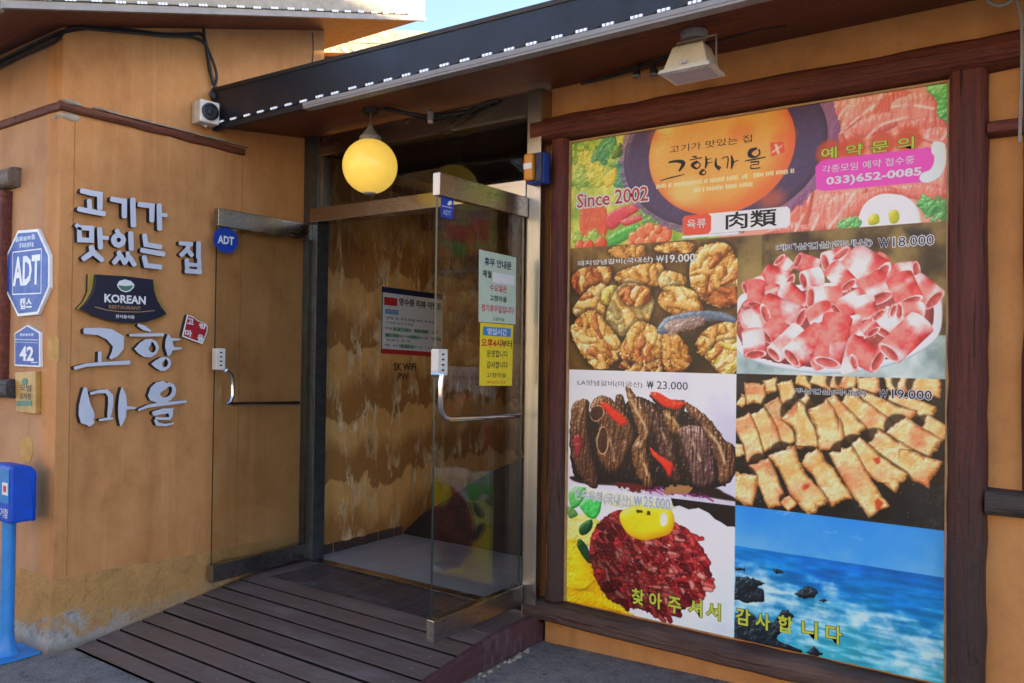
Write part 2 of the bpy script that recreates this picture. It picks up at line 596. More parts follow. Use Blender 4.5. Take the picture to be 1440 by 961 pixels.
# ================================================================ SETTING
def build_ground():
    mb = MB()
    def grid(a, b, n): return [a+(b-a)*i/n for i in range(n+1)]
    xs = [-120, -40, -15] + grid(-7, 1.5, 34) + [6, 20, 60, 120]
    ys = [-120, -40, -10] + grid(0, 3.62, 18) + [9, 30, 120]
    def h(x, y):
        t = min(max((y-2.3)/1.3, 0), 1)
        return min(max((x+2.25)*.035, 0), .05)*t*t*(3-2*t) if y < 3.7 else 0
    for y in ys:
        for x in xs:
            mb.v.append((x, y, h(x, y)))
    nx = len(xs)
    for j in range(len(ys)-1):
        for i in range(nx-1):
            mb.f.append((j*nx+i, j*nx+i+1, (j+1)*nx+i+1, (j+1)*nx+i)); mb.mi.append(0)
    o = mb.build('ground', 'asphalt', smooth=True, kind='structure')
    o['label'] = 'grey worn asphalt in front of the restaurant'
build_ground()
fl = MB().box(-4.149, -2.36, 3.575, 7.0, .01, .148).build('floor', 'floor', kind='structure')
fl['label'] = 'smooth grey concrete floor inside the entrance'

# ================================================================ MAIN BUILDING
B = thing('restaurant_building', (-2.3, 3.6, 0), 'single-storey ochre stucco restaurant with timber framed front and glass entrance', 'building')
MB().box(-2.304, 4.5, 3.6, 3.75, -.05, 2.94).build('front_wall', 'stucco', B)
MB().box(-2.312, -2.2, 3.752, 6.4, 0, 2.86).build('inner_wall', 'dark_wall', B)
MB().box(4.35, 4.5, 3.752, 8.8, 0, 2.94).build('side_wall', 'stucco', B)
MB().box(-4.149, 4.35, 8.8, 8.95, 0, 2.94).build('rear_wall', 'stucco', B)
MB().box(-4.149, -2.314, 6.3, 6.4, 0, 2.829).build('inner_wall', 'dark_wall', B)
MB().box(-4.199, -4.15, 3.632, 7.0, 0, 2.86).build('inner_wall', 'peel', B)
MB().box(-4.148, -2.314, 3.63, 6.99, 2.83, 2.86).build('inner_ceiling', 'ceiling', B)
MB().prism([(-4.148, .15), (-3.97, .31), (-3.84, .39), (-3.70, .475), (-3.39, .665), (-3.0, .845), (-2.6, 1.04), (-2.318, 1.17), (-2.318, .15)],
           frY(5.4), 0, .93).build('stair_panel', 'stair', B, bevel=.012)  # stair board; its curve partly models the poster's reflection in the door
mb = MB()
rnd = random.Random(3)
y = 3.71
while y < 4.45:
    w = rnd.uniform(.05, .12)
    t = .058+rnd.uniform(-.008, .008)
    mb.box(-4.149, -4.139+rnd.uniform(0, .006), y, min(y+w, 4.46), .149, .15+t)
    y += w+rnd.choice((0.001, .001, .02))
mb.build('skirting', 'log_low', B)
# soffit and fascia: the underside rises from the fascia to the wall
def soff(x0, x1, name, mat, a, b, t):
    (y0, z0), (y1, z1) = a, b
    return MB().hexa([(x0, y0, z0), (x1, y0, z0), (x1, y1, z1), (x0, y1, z1)],
                     [(x0, y0, z0+t), (x1, y0, z0+t), (x1, y1, z1+t), (x0, y1, z1+t)]).build(name, mat, B)
soff(-4.196, 4.6, 'soffit', 'soffit', (2.862, 2.838), (3.6, 2.932), .03)
MB().hexa([(-4.19, 2.836, 2.812), (4.6, 2.836, 2.812), (4.6, 2.86, 2.812), (-4.19, 2.86, 2.812)],
          [(-4.19, 2.836, 3.046), (4.6, 2.836, 2.85), (4.6, 2.86, 2.85), (-4.19, 2.86, 3.046)]).build('fascia', 'fascia', B)
MB().hexa([(-4.19, 2.83, 3.043), (4.6, 2.83, 2.847), (4.6, 8.95, 3.20), (-4.19, 8.95, 3.34)],
          [(-4.19, 2.826, 3.062), (4.6, 2.826, 2.866), (4.6, 8.95, 3.24), (-4.19, 8.95, 3.38)]).build('roof', 'fascia', B)
de = MB().box(-3.36, 4.6, 2.812, 2.862, 2.800, 2.811).box(-3.36, 4.6, 2.809, 2.8145, 2.8115, 2.832)
de.build('drip_edge', 'drip', B)

# steel entrance frame
MB().box(-4.196, -4.06, 3.53, 3.63, .15, 2.925).build('door_post', 'dark_steel', B, bevel=.003)
MB().box(-2.395, -2.306, 3.505, 3.62, .13, 2.915).build('door_post', 'steel_z', B, bevel=.003)
MB().box(-4.058, -2.397, 3.535, 3.625, 2.792, 2.915).build('door_header', 'steel_x', B, bevel=.003)
MB().box(-4.058, -2.397, 3.525, 3.535, 2.782, 2.791).build('header_lip', 'chrome', B)
MB().box(-4.10, -2.397, 3.50, 3.62, 2.352, 2.442).build('transom_bar', 'steel_x', B, bevel=.003)
MB().box(-4.054, -2.40, 3.566, 3.576, 2.443, 2.790).build('transom_pane', 'glass_dark', B)
MB().box(-4.057, -4.02, 3.545, 3.60, 2.443, 2.780).build('transom_stile', 'steel_z', B)
MB().box(-4.06, -2.396, 3.53, 3.60, .149, .156).build('threshold', 'steel_x', B)

def door(x, y0, y1, zb, zt, hx, hpath, plate, face):
    d = MB().box(x-.006, x+.006, y0+.006, y1-.01, zb+.09, zt-.09)
    g = d.build('glass_door', ['glass', 'glass_edge'], B)
    for p in g.data.polygons:                       # cut edges of the pane are dark green
        if abs(p.normal.x) < .5:
            p.material_index = 1
    MB().box(x-.022, x+.022, y0, y1, zt-.105, zt).build('top_rail', 'steel_y', g, bevel=.003)
    MB().box(x-.022, x+.022, y0, y1, zb, zb+.1).build('bottom_rail', 'steel_y', g, bevel=.003)
    MB().tube([(hx, a, b) for a, b in hpath], .0125, 10).build('pull_handle', 'chrome', g, smooth=True)
    for a, b in (hpath[0], hpath[-1]):
        MB().tube([(x+.004, a, b), (hx, a, b)], .011, 8).build('handle_bracket', 'chrome', g, smooth=True)
    ys = [q[0] for q in plate]; zs = [q[1] for q in plate]
    lk = MB().box(x-.02, x+.024, min(ys), max(ys), min(zs), max(zs)).build('lock_plate', 'white', g, bevel=.004)
    ym = (min(ys)+max(ys))/2
    k = MB()
    for i in range(4):
        zz = min(zs)+(max(zs)-min(zs))*(.2+.2*i)
        k.box(x+.024, x+.0255, ym-.008, ym+.008, zz-.004, zz+.004)
    k.build('push_mark', 'print_black', lk)
    return g
dl = door(-4.122, 2.822, 3.528, .165, 2.345, -4.065,
     [(2.8673,1.3989),(2.9015,1.3734),(2.9119,1.3356),(2.9135,1.252),(2.8997,1.215),(2.8711,1.2038),(2.9097,1.1999),(3.0285,1.1965),(3.2108,1.1902),(3.4047,1.1835)], [(2.8249,1.5267),(2.8845,1.4017)], 1)
dr = door(-2.402, 2.785, 3.50, .205, 2.345, -2.345,
     [(2.7757,1.4231),(2.7679,1.3944),(2.7688,1.2793),(2.7794,1.2468),(2.8022,1.2262),(2.8376,1.2175),(2.9791,1.212),(3.2058,1.205),(3.3974,1.2008)], [(2.7872,1.5382),(2.8551,1.4175)], 1)

# timber beams on the front
n_ = (0, -1, 0)
def beam(a, b, w, d, mat, seed):
    MB().log((a[0], 3.601, a[1]), (b[0], 3.601, b[1]), w, d, n_, seed).build('beam', mat, B, smooth=True)
beam((-2.375, 2.70), (4.4, 2.70), .13, .10, 'log_x', 1)           # over the poster
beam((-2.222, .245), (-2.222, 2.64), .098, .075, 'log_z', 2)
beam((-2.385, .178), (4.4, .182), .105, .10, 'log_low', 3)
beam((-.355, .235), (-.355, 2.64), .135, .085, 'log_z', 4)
ra = [(-0.2873,2.4113),(-0.3104,0.9821),(-0.3033,0.9775)]
beam((-.29, ra[0][1]), (.02, ra[0][1]), .058, .07, 'log_x', 5)
beam((-.29, ra[1][1]), (1.5, ra[1][1]+.0), .10, .08, 'log_grey', 6)
rb = [(-0.1859,2.0793),(-0.1997,1.1651)]
beam((rb[0][0]+.06, ra[1][1]+.05), (rb[0][0]+.06, 2.64), .10, .06, 'log_z', 7)

# ================================================================ LEFT WING
WG = thing('restaurant_wing', (-4.2, 1.98, 0), 'projecting corner block of orange stucco with a sloping roof, left of the entrance', 'building')
def rz(y): return 3.141+.324*(y-1.977)
RZ0 = 2.0
MB().prism([(1.98, -.05), (3.69, -.05), (3.69, rz(3.69)), (1.98, rz(1.98))], frX(-4.35), 0, .15).build('side_wall', 'stucco', WG)
MB().box(-9, -4.3501, 1.98, 2.13, -.05, rz(1.98)).build('front_wall', 'stucco_front', WG)
MB().prism([(-9, -.05), (-4.351, -.05), (-4.351, rz(3.54)), (-9, rz(3.54))], frY(3.69), 0, .15).build('rear_wall', 'stucco', WG)
def roofslab(x0, x1, y0, y1, za, zb, name, mat, par, f=rz):
    q = [(x0, y0), (x1, y0), (x1, y1), (x0, y1)]
    return MB().hexa([(x, y, f(y)+za) for x, y in q], [(x, y, f(y)+zb) for x, y in q]).build(name, mat, par)
roofslab(-9, -3.832, 1.56, 4.262, .001, .03, 'soffit', 'soffit', WG)
roofslab(-9, -3.834, 1.565, 4.255, .032, .22, 'roof', 'eave_metal', WG)
roofslab(-3.83, -3.812, 1.54, 4.27, -.012, .235, 'rake_fascia', 'eave_metal', WG)
roofslab(-3.811, -3.800, 1.54, 4.27, -.012, .012, 'drip_edge', 'drip', WG)
MB().box(-9, -3.834, 1.535, 1.558, rz(1.55)-.02, rz(1.55)+.22).build('eave_fascia', 'eave_metal', WG)

rnd = random.Random(11)
def rough_band(pts, tops, name, mat, parent):
    """weathered foot of the wall: one lumpy band round the corner, thicker at the bottom"""
    rows = []
    for k in range(len(pts)-1):
        (ax, ay, nx, ny), (bx, by, mx, my) = pts[k], pts[k+1]
        n = max(4, int(math.hypot(bx-ax, by-ay)/.05))
        for i in range(n + (k == len(pts)-2)):
            t = i/n
            d = (nx, ny) if 0 < i else (nx, ny)
            if 0 < i < n: d = SEGN[k]
            if i == n: d = (mx, my)
            rows.append((ax+(bx-ax)*t, ay+(by-ay)*t, d, tops[k]+(tops[k+1]-tops[k])*t))
    mb = MB()
    m = 8
    for x, y, d, top in rows:
        for j in range(m+1):
            t = j/m
            p = .010+.045*(1-t)**2.2+rnd.uniform(-.007, .007)*(1-t*.8)
            if j == m: p = .002
            mb.v.append((x+d[0]*p, y+d[1]*p, -.02+(top+.02)*t+(rnd.uniform(-.006, .006) if j == m else 0)))
    for i in range(len(rows)-1):
        for j in range(m):
            k = i*(m+1)+j
            mb.f.append((k, k+m+1, k+m+2, k+1)); mb.mi.append(0)
    return mb.build(name, mat, parent, smooth=True)
SEGN = [(0, -1), (1, 0)]
rough_band([(-9, 1.98, 0, -1), (-4.2, 1.98, .8, -.8), (-4.2, 3.52, 1, 0)], [.40, .355, .305], 'plinth', 'plinth', WG)
# brown string course on both faces, broken and patched with cement at the corner
MB().log((-4.2, 1.96, 2.742), (-4.2, 3.06, 2.735), .045, .020, (1, 0, 0), 21).build('moulding', 'mould', WG, smooth=True)
MB().log((-9, 1.98, 2.742), (-4.19, 1.98, 2.742), .045, .020, (0, -1, 0), 22).build('moulding', 'mould', WG, smooth=True)
def lump(c, sx, sy, sz, seed, name, mat, parent):
    b = bmesh.new()
    bmesh.ops.create_icosphere(b, subdivisions=2, radius=1)
    r2 = random.Random(seed)
    mb = MB()
    b.verts.index_update()
    mb.v = [(c[0]+v.co.x*sx*r2.uniform(.75, 1.15), c[1]+v.co.y*sy*r2.uniform(.75, 1.15), c[2]+v.co.z*sz*r2.uniform(.7, 1.15)) for v in b.verts]
    mb.f = [tuple(v.index for v in f.verts) for f in b.faces]
    mb.mi = [0]*len(mb.f)
    b.free()
    return mb.build(name, mat, parent, smooth=True)
lump((-4.19, 2.02, 2.766), .024, .06, .016, 1, 'cement_patch', 'cement', WG)
lump((-4.19, 2.17, 2.77), .018, .05, .010, 2, 'cement_patch', 'cement', WG)
lump((-4.199, 2.02, 2.695), .006, .06, .02, 3, 'cement_patch', 'cement', WG)
lump((-4.25, 1.979, 2.695), .05, .006, .014, 4, 'cement_patch', 'cement', WG)
mb = MB()
for i in range(16):
    y = 2.2+i*.055
    mb.box(-4.2, -4.178, y, y+.056, 2.764, 2.768+rnd.uniform(.001, .008))
mb.build('mortar_line', 'cement', WG)
# faint render joints running up the wall
MB().box(-4.2, -4.1985, 2.045, 2.049, .36, 2.70).build('render_joint', 'joint', WG)
MB().box(-4.2, -4.1985, 3.052, 3.056, .33, 2.70).build('render_joint', 'joint', WG)
# touch-up patches near the corner
pp = [(-4.2966,1.576),(-4.2319,1.5823),(-4.1844,1.5677),(-4.1795,1.495),(-4.18,1.4534),(-4.296,1.4513)]
MB().prism([p for p in pp], frY(1.98), 0, .002).build('paint_patch', 'patch', WG)
pp = [(-4.5813,1.015),(-4.5372,1.0493),(-4.4716,1.054),(-4.435,1.0262),(-4.4325,0.9641),(-4.4662,0.9236),(-4.5315,0.915),(-4.5751,0.9421)]
MB().prism([p for p in pp], frY(1.98), 0, .002).build('paint_patch', 'patch', WG)
# log ends of a window frame at the left edge
la = [(-4.6183,2.4848),(-4.6383,2.3738),(-4.5936,1.3491),(-4.6137,1.2435),(-4.7159,2.237),(-4.6788,1.3994)]
MB().log((-5.6, 1.98, (la[0][1]+la[1][1])/2), (la[0][0]-.01, 1.98, (la[0][1]+la[1][1])/2), .105, .07, (0, -1, 0), 31).build('beam', 'log_pale', WG, smooth=True)
MB().log((-5.6, 1.98, (la[2][1]+la[3][1])/2), (la[2][0]-.01, 1.98, (la[2][1]+la[3][1])/2), .1, .07, (0, -1, 0), 32).build('beam', 'log_grey', WG, smooth=True)
MB().log((la[4][0]-.06, 1.979, la[3][1]+.05), (la[4][0]-.06, 1.979, la[1][1]-.01), .10, .05, (0, -1, 0), 33).build('beam', 'log_x', WG, smooth=True)

# sunlit house behind
BK = thing('rear_house', (-5.2, 4.4, 0), 'sunlit yellow stucco house whose pale sloping eave shows above the dark fascia', 'house')
def rb_(y): return 3.93+.30*(y-4.40)
MB().prism([(4.34, 0), (8.5, 0), (8.5, rb_(8.5)), (4.34, rb_(4.34))], frX(-5.4), 0, .15).build('side_wall', 'stucco_back', BK)
MB().box(-9, -5.401, 4.34, 4.49, 0, rb_(4.34)).build('front_wall', 'stucco_back', BK)
roofslab(-9, -5.012, 4.31, 8.6, .02, .05, 'soffit', 'stucco_back', BK, rb_)
roofslab(-9, -5.012, 4.31, 8.6, .051, .2, 'roof', 'eave_cream', BK, rb_)
roofslab(-5.01, -5.0, 4.30, 8.62, 0, .085, 'rake_fascia', 'eave_cream', BK, rb_)
roofslab(-5.01, -4.992, 4.30, 8.62, .0855, .21, 'rake_capping', 'eave_cream', BK, rb_)
mb = MB()
for i in range(36):
    y = 4.34+i*.118
    mb.box(-5.0, -4.994, y, y+.045, rb_(y)+.02, rb_(y)+.034)
mb.build('led_module', 'print_grey', BK, kind='stuff')

# unseen houses added for the light: one shades the front, two bounce sunlight onto it
def unseen_house(name, loc, label, x0, x1, y0, y1, h, mat):
    t = thing(name, loc, label, 'house')
    MB().box(x0, x1, y0, y1, -.05, h).build('wall', mat, t)
    MB().box(x0-.15, x1+.15, y0-.15, y1+.15, h+.001, h+.16).build('roof', 'drip', t)
    return t
HN = 9.24
unseen_house('shade_house', (8.5, 14, 0), 'unseen plain house added on the right to shade the restaurant front', 6, 12, 4.2, 24, HN, 'render_plain')
unseen_house('fill_house', (-9, -12, 0), 'unseen cream house added across the street to bounce sunlight, farther along', -18, -4.6, -15, -9.5, 6.2, 'house_cream')
unseen_house('fill_house', (2, -12, 0), 'unseen cream house added across the street to bounce sunlight, facing the poster', -4, 9, -15, -9.2, 5.4, 'house_cream')
st = MB().box(-40, 40, -9.0, -1.5, -.02, .004).build('street', 'street', kind='structure')  # pale sheet out of view, added as bounce fill for the front
st['label'] = 'unseen pale concrete street added to bounce sunlight to the front'

# ================================================================ RAMP
RP = thing('wooden_ramp', (-3.2, 2.6, 0), 'dark brown plank ramp leading up to the glass entrance', 'ramp')
def ramp_z(y): return .148 if y >= 3.16 else .148-.135*(3.16-y)
XA, XB = -4.155, -2.318
def shade_edges(me):  # paints plank edges dark so the gaps read as shade
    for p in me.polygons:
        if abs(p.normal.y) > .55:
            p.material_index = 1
y = 2.052
k = 0
rnd = random.Random(5)
while y < 3.12:
    y1 = y+.1235
    if y1 > 3.13: y1 = 3.166
    g = .006
    za, zb_ = ramp_z(y+g), ramp_z(y1-g)
    dz = rnd.uniform(-.0015, .0015)
    t = .022
    xb = XB-.03+rnd.uniform(-.004, .004)
    shade_edges((MB().hexa([(XA, y+g, za+dz-t), (xb, y+g, za+dz-t), (xb, y1-g, zb_+dz-t), (XA, y1-g, zb_+dz-t)],
              [(XA, y+g, za+dz), (xb, y+g, za+dz), (xb, y1-g, zb_+dz), (XA, y1-g, zb_+dz)]).build('plank', ['deck', 'gap_shade'], RP, bevel=.005).data))
    y = y1
# flat top: border planks at each side and dark slats between
for x0, x1 in ((-4.155, -4.09), (-4.086, -4.02), (-2.60, -2.475), (-2.471, -2.35)):
    MB().box(x0, x1, 3.17, 3.57, .126, .148).build('plank', 'deck', RP, bevel=.003)
x = -4.016
while x < -2.62:
    x1 = min(x+.095, -2.604)
    MB().box(x+.002, x1-.002, 3.17, 3.568, .122, .144+rnd.uniform(-.001, .001)).build('slat', 'deck_dark', RP, bevel=.003)
    x = x1
MB().prism([(2.045, .0), (3.60, .0), (3.60, .152), (3.16, .152), (2.045, .006)], frX(XB-.028), 0, .03).build('side_board', 'deck_side', RP, bevel=.004)
MB().box(-2.62, -2.316, 3.571, 3.60, .10, .1475).build('end_strip', 'deck', RP)
MB().prism([(2.06, .002), (3.55, .002), (3.55, .09), (3.16, .09), (2.3, .002)], frX(-4.14), 0, 1.78).build('under_frame', 'gap_shade', RP)

mb = MB()
rnd = random.Random(8)
for i in range(34):
    yy = rnd.uniform(2.75, 3.45); xx = -2.312+rnd.uniform(0, .03); sz = rnd.uniform(.006, .018)
    pts = [(xx+sz*math.cos(a)*rnd.uniform(.6, 1), yy+sz*1.4*math.sin(a)*rnd.uniform(.6, 1)) for a in (0, 1.05, 2.1, 3.14, 4.2, 5.2)]
    k = len(mb.v)
    mb.v += [(a, b, 0) for a, b in pts]+[(xx+(a-xx)*.5, yy+(b-yy)*.5, sz*.55) for a, b in pts]
    mb.f += [tuple(k+6+j for j in range(6))]+[(k+j, k+(j+1) % 6, k+6+(j+1) % 6, k+6+j) for j in range(6)]
    mb.mi += [0]*7
mb.build('mortar_crumbs', 'cement', RP, kind='stuff')
# screws near the plank ends
for i in range(9):
    yy = 2.115+.1235*i
    for xx in (-2.46, -3.2, -3.95):
        MB().lathe((xx, yy, ramp_z(yy)+.0005), [(0, .0012), (.0045, .001), (.005, 0)], 8).build('screw', 'drip', RP)

# ================================================================ LED STRIPS
def led_strip(label, pos_fn, n, direction, out, loc, par_cable):
    t = thing('led_strip', loc, label, 'light strip')
    proto = None
    for i in range(n):
        p = pos_fn(i)
        if proto is None:
            mb = MB()
            d = Vector(direction).normalized(); o_ = Vector(out)
            upv = o_.cross(d).normalized()
            if upv.z < 0: upv = -upv
            def bx(a0, a1, o0, o1, u0, u1, mi):
                vs = [Vector(p)+d*a+o_*o+upv*u for u in (u0, u1) for o in (o0, o1) for a in (a0, a1)]
                mb.add(vs, [(0, 2, 3, 1), (4, 5, 7, 6), (0, 1, 5, 4), (2, 6, 7, 3), (0, 4, 6, 2), (1, 3, 7, 5)], mi)
            bx(-.027, .027, 0, .006, -.006, .006, 1)
            for c in (-.019, 0, .019):
                bx(c-.006, c+.006, .0061, .010, -.0055, .0055, 0)
            proto = mb.build('led_module', ['led', 'print_grey'], t)
            p0 = Vector(p)
        else:
            o = proto.copy()
            COL.objects.link(o)
            o.parent = t
            o.location = Vector(p)-p0+Vector(direction)*random.uniform(-.006, .006)+Vector((0, 0, random.uniform(-.002, .002)))
    cab = MB().tube(par_cable, .0032, 5).build('cable', 'cable', t)
    return t
fl_z = lambda x: 2.852-.0015*(x+4.1)
cb = []
for i in range(35*3):
    x = -4.13+i*.1218/3
    cb.append((x, 2.832, fl_z(x)+(-.006 if i % 3 else .004)))
led_strip('white light modules in a row along the dark front fascia', lambda i: (-4.105+.1218*i, 2.8355, fl_z(-4.105+.1218*i)), 35, (1, 0, 0), (0, -1, 0), (-2, 2.83, 2.85), cb)
led_strip('white light modules climbing the pale sloping eave of the corner block', lambda i: (-3.8115, 1.60+.1137*i, rz(1.60+.1137*i)+.034), 23, (0, 1, .324), (1, 0, 0), (-3.81, 2.9, 3.4),
          [(-3.808, 1.56+.057*i, rz(1.56+.057*i)+.03) for i in range(46)])

# ================================================================ GLOBE LAMP
GL = thing('globe_lamp', (-3.25, 3.2, 2.555), 'yellow lit globe lamp hanging from the soffit in front of the entrance', 'lamp')
c = (-3.25, 3.2, 2.557)
prof = [(.0, -.152)] + [(.153*math.sin(math.pi*a/20), -.153*math.cos(math.pi*a/20)) for a in range(1, 19)] + [(.05, .145)]
MB().lathe(c, prof, 36).build('globe', 'globe', GL, smooth=True)
MB().lathe(c, [(0, .235), (.009, .235), (.014, .222), (.03, .198), (.052, .172), (.06, .165), (.062, .142), (.04, .138)], 28).build('cap', 'drip', GL, smooth=True)
MB().lathe(c, [(.0, -.158), (.032, -.158), (.036, -.152), (.034, -.145)], 20).build('bottom_ring', 'drip', GL, smooth=True)
MB().lathe(c, [(.005, .23), (.005, .32)], 10).build('stem', 'steel_z', GL, smooth=True)
MB().lathe(c, [(0, .298), (.04, .298), (.046, .306), (.046, .326), (.0, .335)], 24).build('mount', 'dark_frame', GL, smooth=True)

# ================================================================ FLOODLIGHT
FD = thing('floodlight', (-1.31, 3.13, 2.80), 'cream outdoor floodlight bracketed under the soffit above the poster', 'light')
def frus(mb, c, z0, a0, b0, z1, a1, b1, mi=0):
    q = lambda z, a, b: [(c[0]-a, c[1]-b, z), (c[0]+a, c[1]-b, z), (c[0]+a, c[1]+b, z), (c[0]-a, c[1]+b, z)]
    return mb.hexa(q(z0, a0, b0), q(z1, a1, b1), mi)
fc = (-1.312, 3.12)
frus(MB(), fc, 2.70, .095, .075, 2.795, .066, .05).build('housing', 'cream', FD, bevel=.006)
frus(MB(), fc, 2.682, .112, .09, 2.6985, .106, .084).build('flange', 'white', FD, bevel=.003)
frus(MB(), (fc[0], fc[1]), 2.679, .09, .07, 2.6815, .09, .07).build('lens', 'print_grey', FD)
frus(MB(), fc, 2.7955, .06, .045, 2.8, .055, .04).build('back_plate', 'cream', FD)
MB().lathe((fc[0], 3.14, 2.835), [(0, 0), (.05, 0), (.056, .01), (.056, .032), (0, .04)], 22).build('mount', 'drip', FD, smooth=True)
mb = MB()
mb.tube([(fc[0]-.07, 3.13, 2.80), (fc[0]-.07, 3.13, 2.832), (fc[0]+.1, 3.13, 2.832), (fc[0]+.1, 3.13, 2.72)], .005, 6)
mb.build('bracket', 'drip', FD)
MB().box(fc[0]-.012, fc[0]+.012, 3.12-.0885, 3.12-.085, 2.707, 2.718).build('badge', 'print_grey', FD)
for i, (x, z, lb) in enumerate(((-1.73, 2.885, 'small dark cable fitting under the soffit, farther from the floodlight'), (-1.64, 2.875, 'small dark cable fitting under the soffit, next to the floodlight'))):
    J = thing('cable_fitting', (x, 3.45, z), lb, 'fitting', 'fittings on the soffit')
    MB().lathe((x, 3.45, z-.03), [(0, 0), (.018, 0), (.018, .022), (.01, .026), (.01, .05), (0, .052)], 12).build('body', 'dark_frame', J, smooth=True)
    MB().lathe((x, 3.45, z-.038), [(0, 0), (.02, 0), (.02, .007), (0, .007)], 12).build('nut', 'drip', J, smooth=True)
tag(MB().tube([(-2.1, 3.56, 2.915), (-1.9, 3.53, 2.91), (-1.75, 3.47, 2.905), (-1.64, 3.45, 2.9), (-1.5, 3.4, 2.905), (-1.3, 3.35, 2.90), (-1.1, 3.33, 2.9), (-1.0, 3.36, 2.905)], .008, 6).build('cable', 'cable', None),
    'black cable run along the soffit above the poster beam', 'cable')
tag(MB().tube([(-3.2, 3.23, 2.885), (-3.1, 3.3, 2.86), (-3.02, 3.4, 2.85), (-2.92, 3.5, 2.87), (-2.8, 3.52, 2.875), (-2.7, 3.5, 2.89), (-2.6, 3.52, 2.905)], .011, 6)
    .tube([(-3.15, 3.26, 2.88), (-3.0, 3.45, 2.83), (-2.85, 3.5, 2.845), (-2.72, 3.51, 2.88)], .008, 6).build('cable', 'cable', None),
    'clump of black cable between the globe lamp and the door header', 'cable')
J = thing('cable_fitting', (-3.0, 3.42, 2.86), 'silver sensor fitting on the cable right of the globe lamp', 'fitting')
MB().lathe((-3.0, 3.42, 2.83), [(0, 0), (.014, 0), (.02, .01), (.02, .05), (.008, .06), (0, .07)], 12).build('body', 'drip', J, smooth=True)
MB().lathe((-3.0, 3.42, 2.815), [(0, 0), (.016, .0), (.016, .012), (0, .014)], 12).build('nut', 'white', J, smooth=True)

# ================================================================ CAMERA ON THE WALL, CABLES
CC = thing('security_camera', (-4.14, 2.76, 2.88), 'white box security camera with black lens at the end of the dark fascia', 'camera')
ang = R(-8)
def cc(a, b, z):       # a along the optical axis, b sideways
    return (-4.145+a*math.cos(ang)-b*math.sin(ang), 2.755+a*math.sin(ang)+b*math.cos(ang), 2.885+z)
def ccbox(a0, a1, b0, b1, z0, z1):
    return MB().hexa([cc(a0, b0, z0), cc(a1, b0, z0), cc(a1, b1, z0), cc(a0, b1, z0)], [cc(a0, b0, z1), cc(a1, b0, z1), cc(a1, b1, z1), cc(a0, b1, z1)])
ccbox(-.045, .06, -.06, .06, -.065, .065).build('housing', 'white', CC, bevel=.012)
mb = MB()
lens = MB().lathe((0, 0, 0), [(0, .0615), (.046, .0615), (.05, .06), (.05, .07), (.04, .072), (.036, .066), (.02, .066), (.018, .07), (0, .072)], 24)
lens.v = [cc(h, x, y) for x, y, h in lens.v]
lens.build('lens', 'black', CC, smooth=True)
ccbox(-.02, -.015, -.0605, .0605, -.0655, .0655).build('seam', 'cement', CC)
MB().tube([(-4.2, 2.78, 2.86), (-4.15, 2.77, 2.83), cc(0, 0, -.066)], .014, 8).build('bracket', 'white', CC, smooth=True)

def cable(pts, r, label, mat='cable', seg=6):
    P_ = [Vector(p) for p in pts]
    out = []
    for i in range(len(P_)-1):
        a, b, c_, d = P_[max(i-1, 0)], P_[i], P_[i+1], P_[min(i+2, len(P_)-1)]
        for k in range(5):
            t = k/5
            out.append(.5*((2*b)+(c_-a)*t+(2*a-5*b+4*c_-d)*t*t+(3*b-a-3*c_+d)*t**3))
    out.append(P_[-1])
    o = MB().tube(out, r, seg).build('cable', mat, None, smooth=True)
    return tag(o, label, 'cable', 'cables on the corner block')
X0 = -4.185
def wl(L, x=X0): return [(x, a, b) for a, b in L]
fr_ = [(-5.2, 1.965, rz(1.965)-.05), (-4.6, 1.962, rz(1.96)-.035), (-4.25, 1.962, rz(1.96)-.03)]
cable(fr_+wl([(2.0465,3.1515),(2.1675,3.1997),(2.3344,3.2393),(2.4984,3.2743),(2.6427,3.3193),(2.7484,3.3556),(2.7839,3.2906),(2.8066,3.1717),(2.84,3.083)]), .011, 'thick black cable under the eave that turns down to the fascia end')
cable([(p[0], p[1], p[2]-.03) for p in fr_]+wl([(2.0064,3.1406),(2.1502,3.1792),(2.329,3.2238),(2.5208,3.2689),(2.6664,3.3113),(2.7581,3.3081),(2.8145,3.2281),(2.848,3.1398),(2.8335,3.0653)], -4.175), .008, 'thin black cable sagging lowest along the eave of the corner block')
cable(wl([(2.7598,3.393),(2.7774,3.2875),(2.8113,3.1581),(2.8284,3.0929),(2.877,3.0641),(2.9671,3.0715)], -4.18), .009, 'black cable dropping to the top of the dark fascia')
cable(wl([(3.576,3.6383),(3.586,3.5461),(3.5798,3.4488),(3.5811,3.3856)], -4.19), .004, 'slim black cable hanging straight near the sunlit end of the wall')
o = tag(lump((-4.185, 2.845, 3.02), .02, .035, .05, 9, 'cable_clamp', 'cable', None), 'black taped cable joint above the security camera', 'cable joint')
cable([(x, 3.42, z) for x, z in [(-0.2884,2.8671),(-0.2679,2.8357),(-0.2386,2.8235),(-0.212,2.8302),(-0.1944,2.8441)]], .007, 'grey cable loop at the upper right corner', 'cable_grey')
cable([(x, 3.42, z) for x, z in [(-0.1944,2.8441),(-0.1811,2.7942),(-0.1742,2.7124),(-0.1736,2.596),(-0.1771,2.4158),(-0.1788,2.3129)]], .006, 'grey cable hanging straight down at the right edge', 'cable_grey')

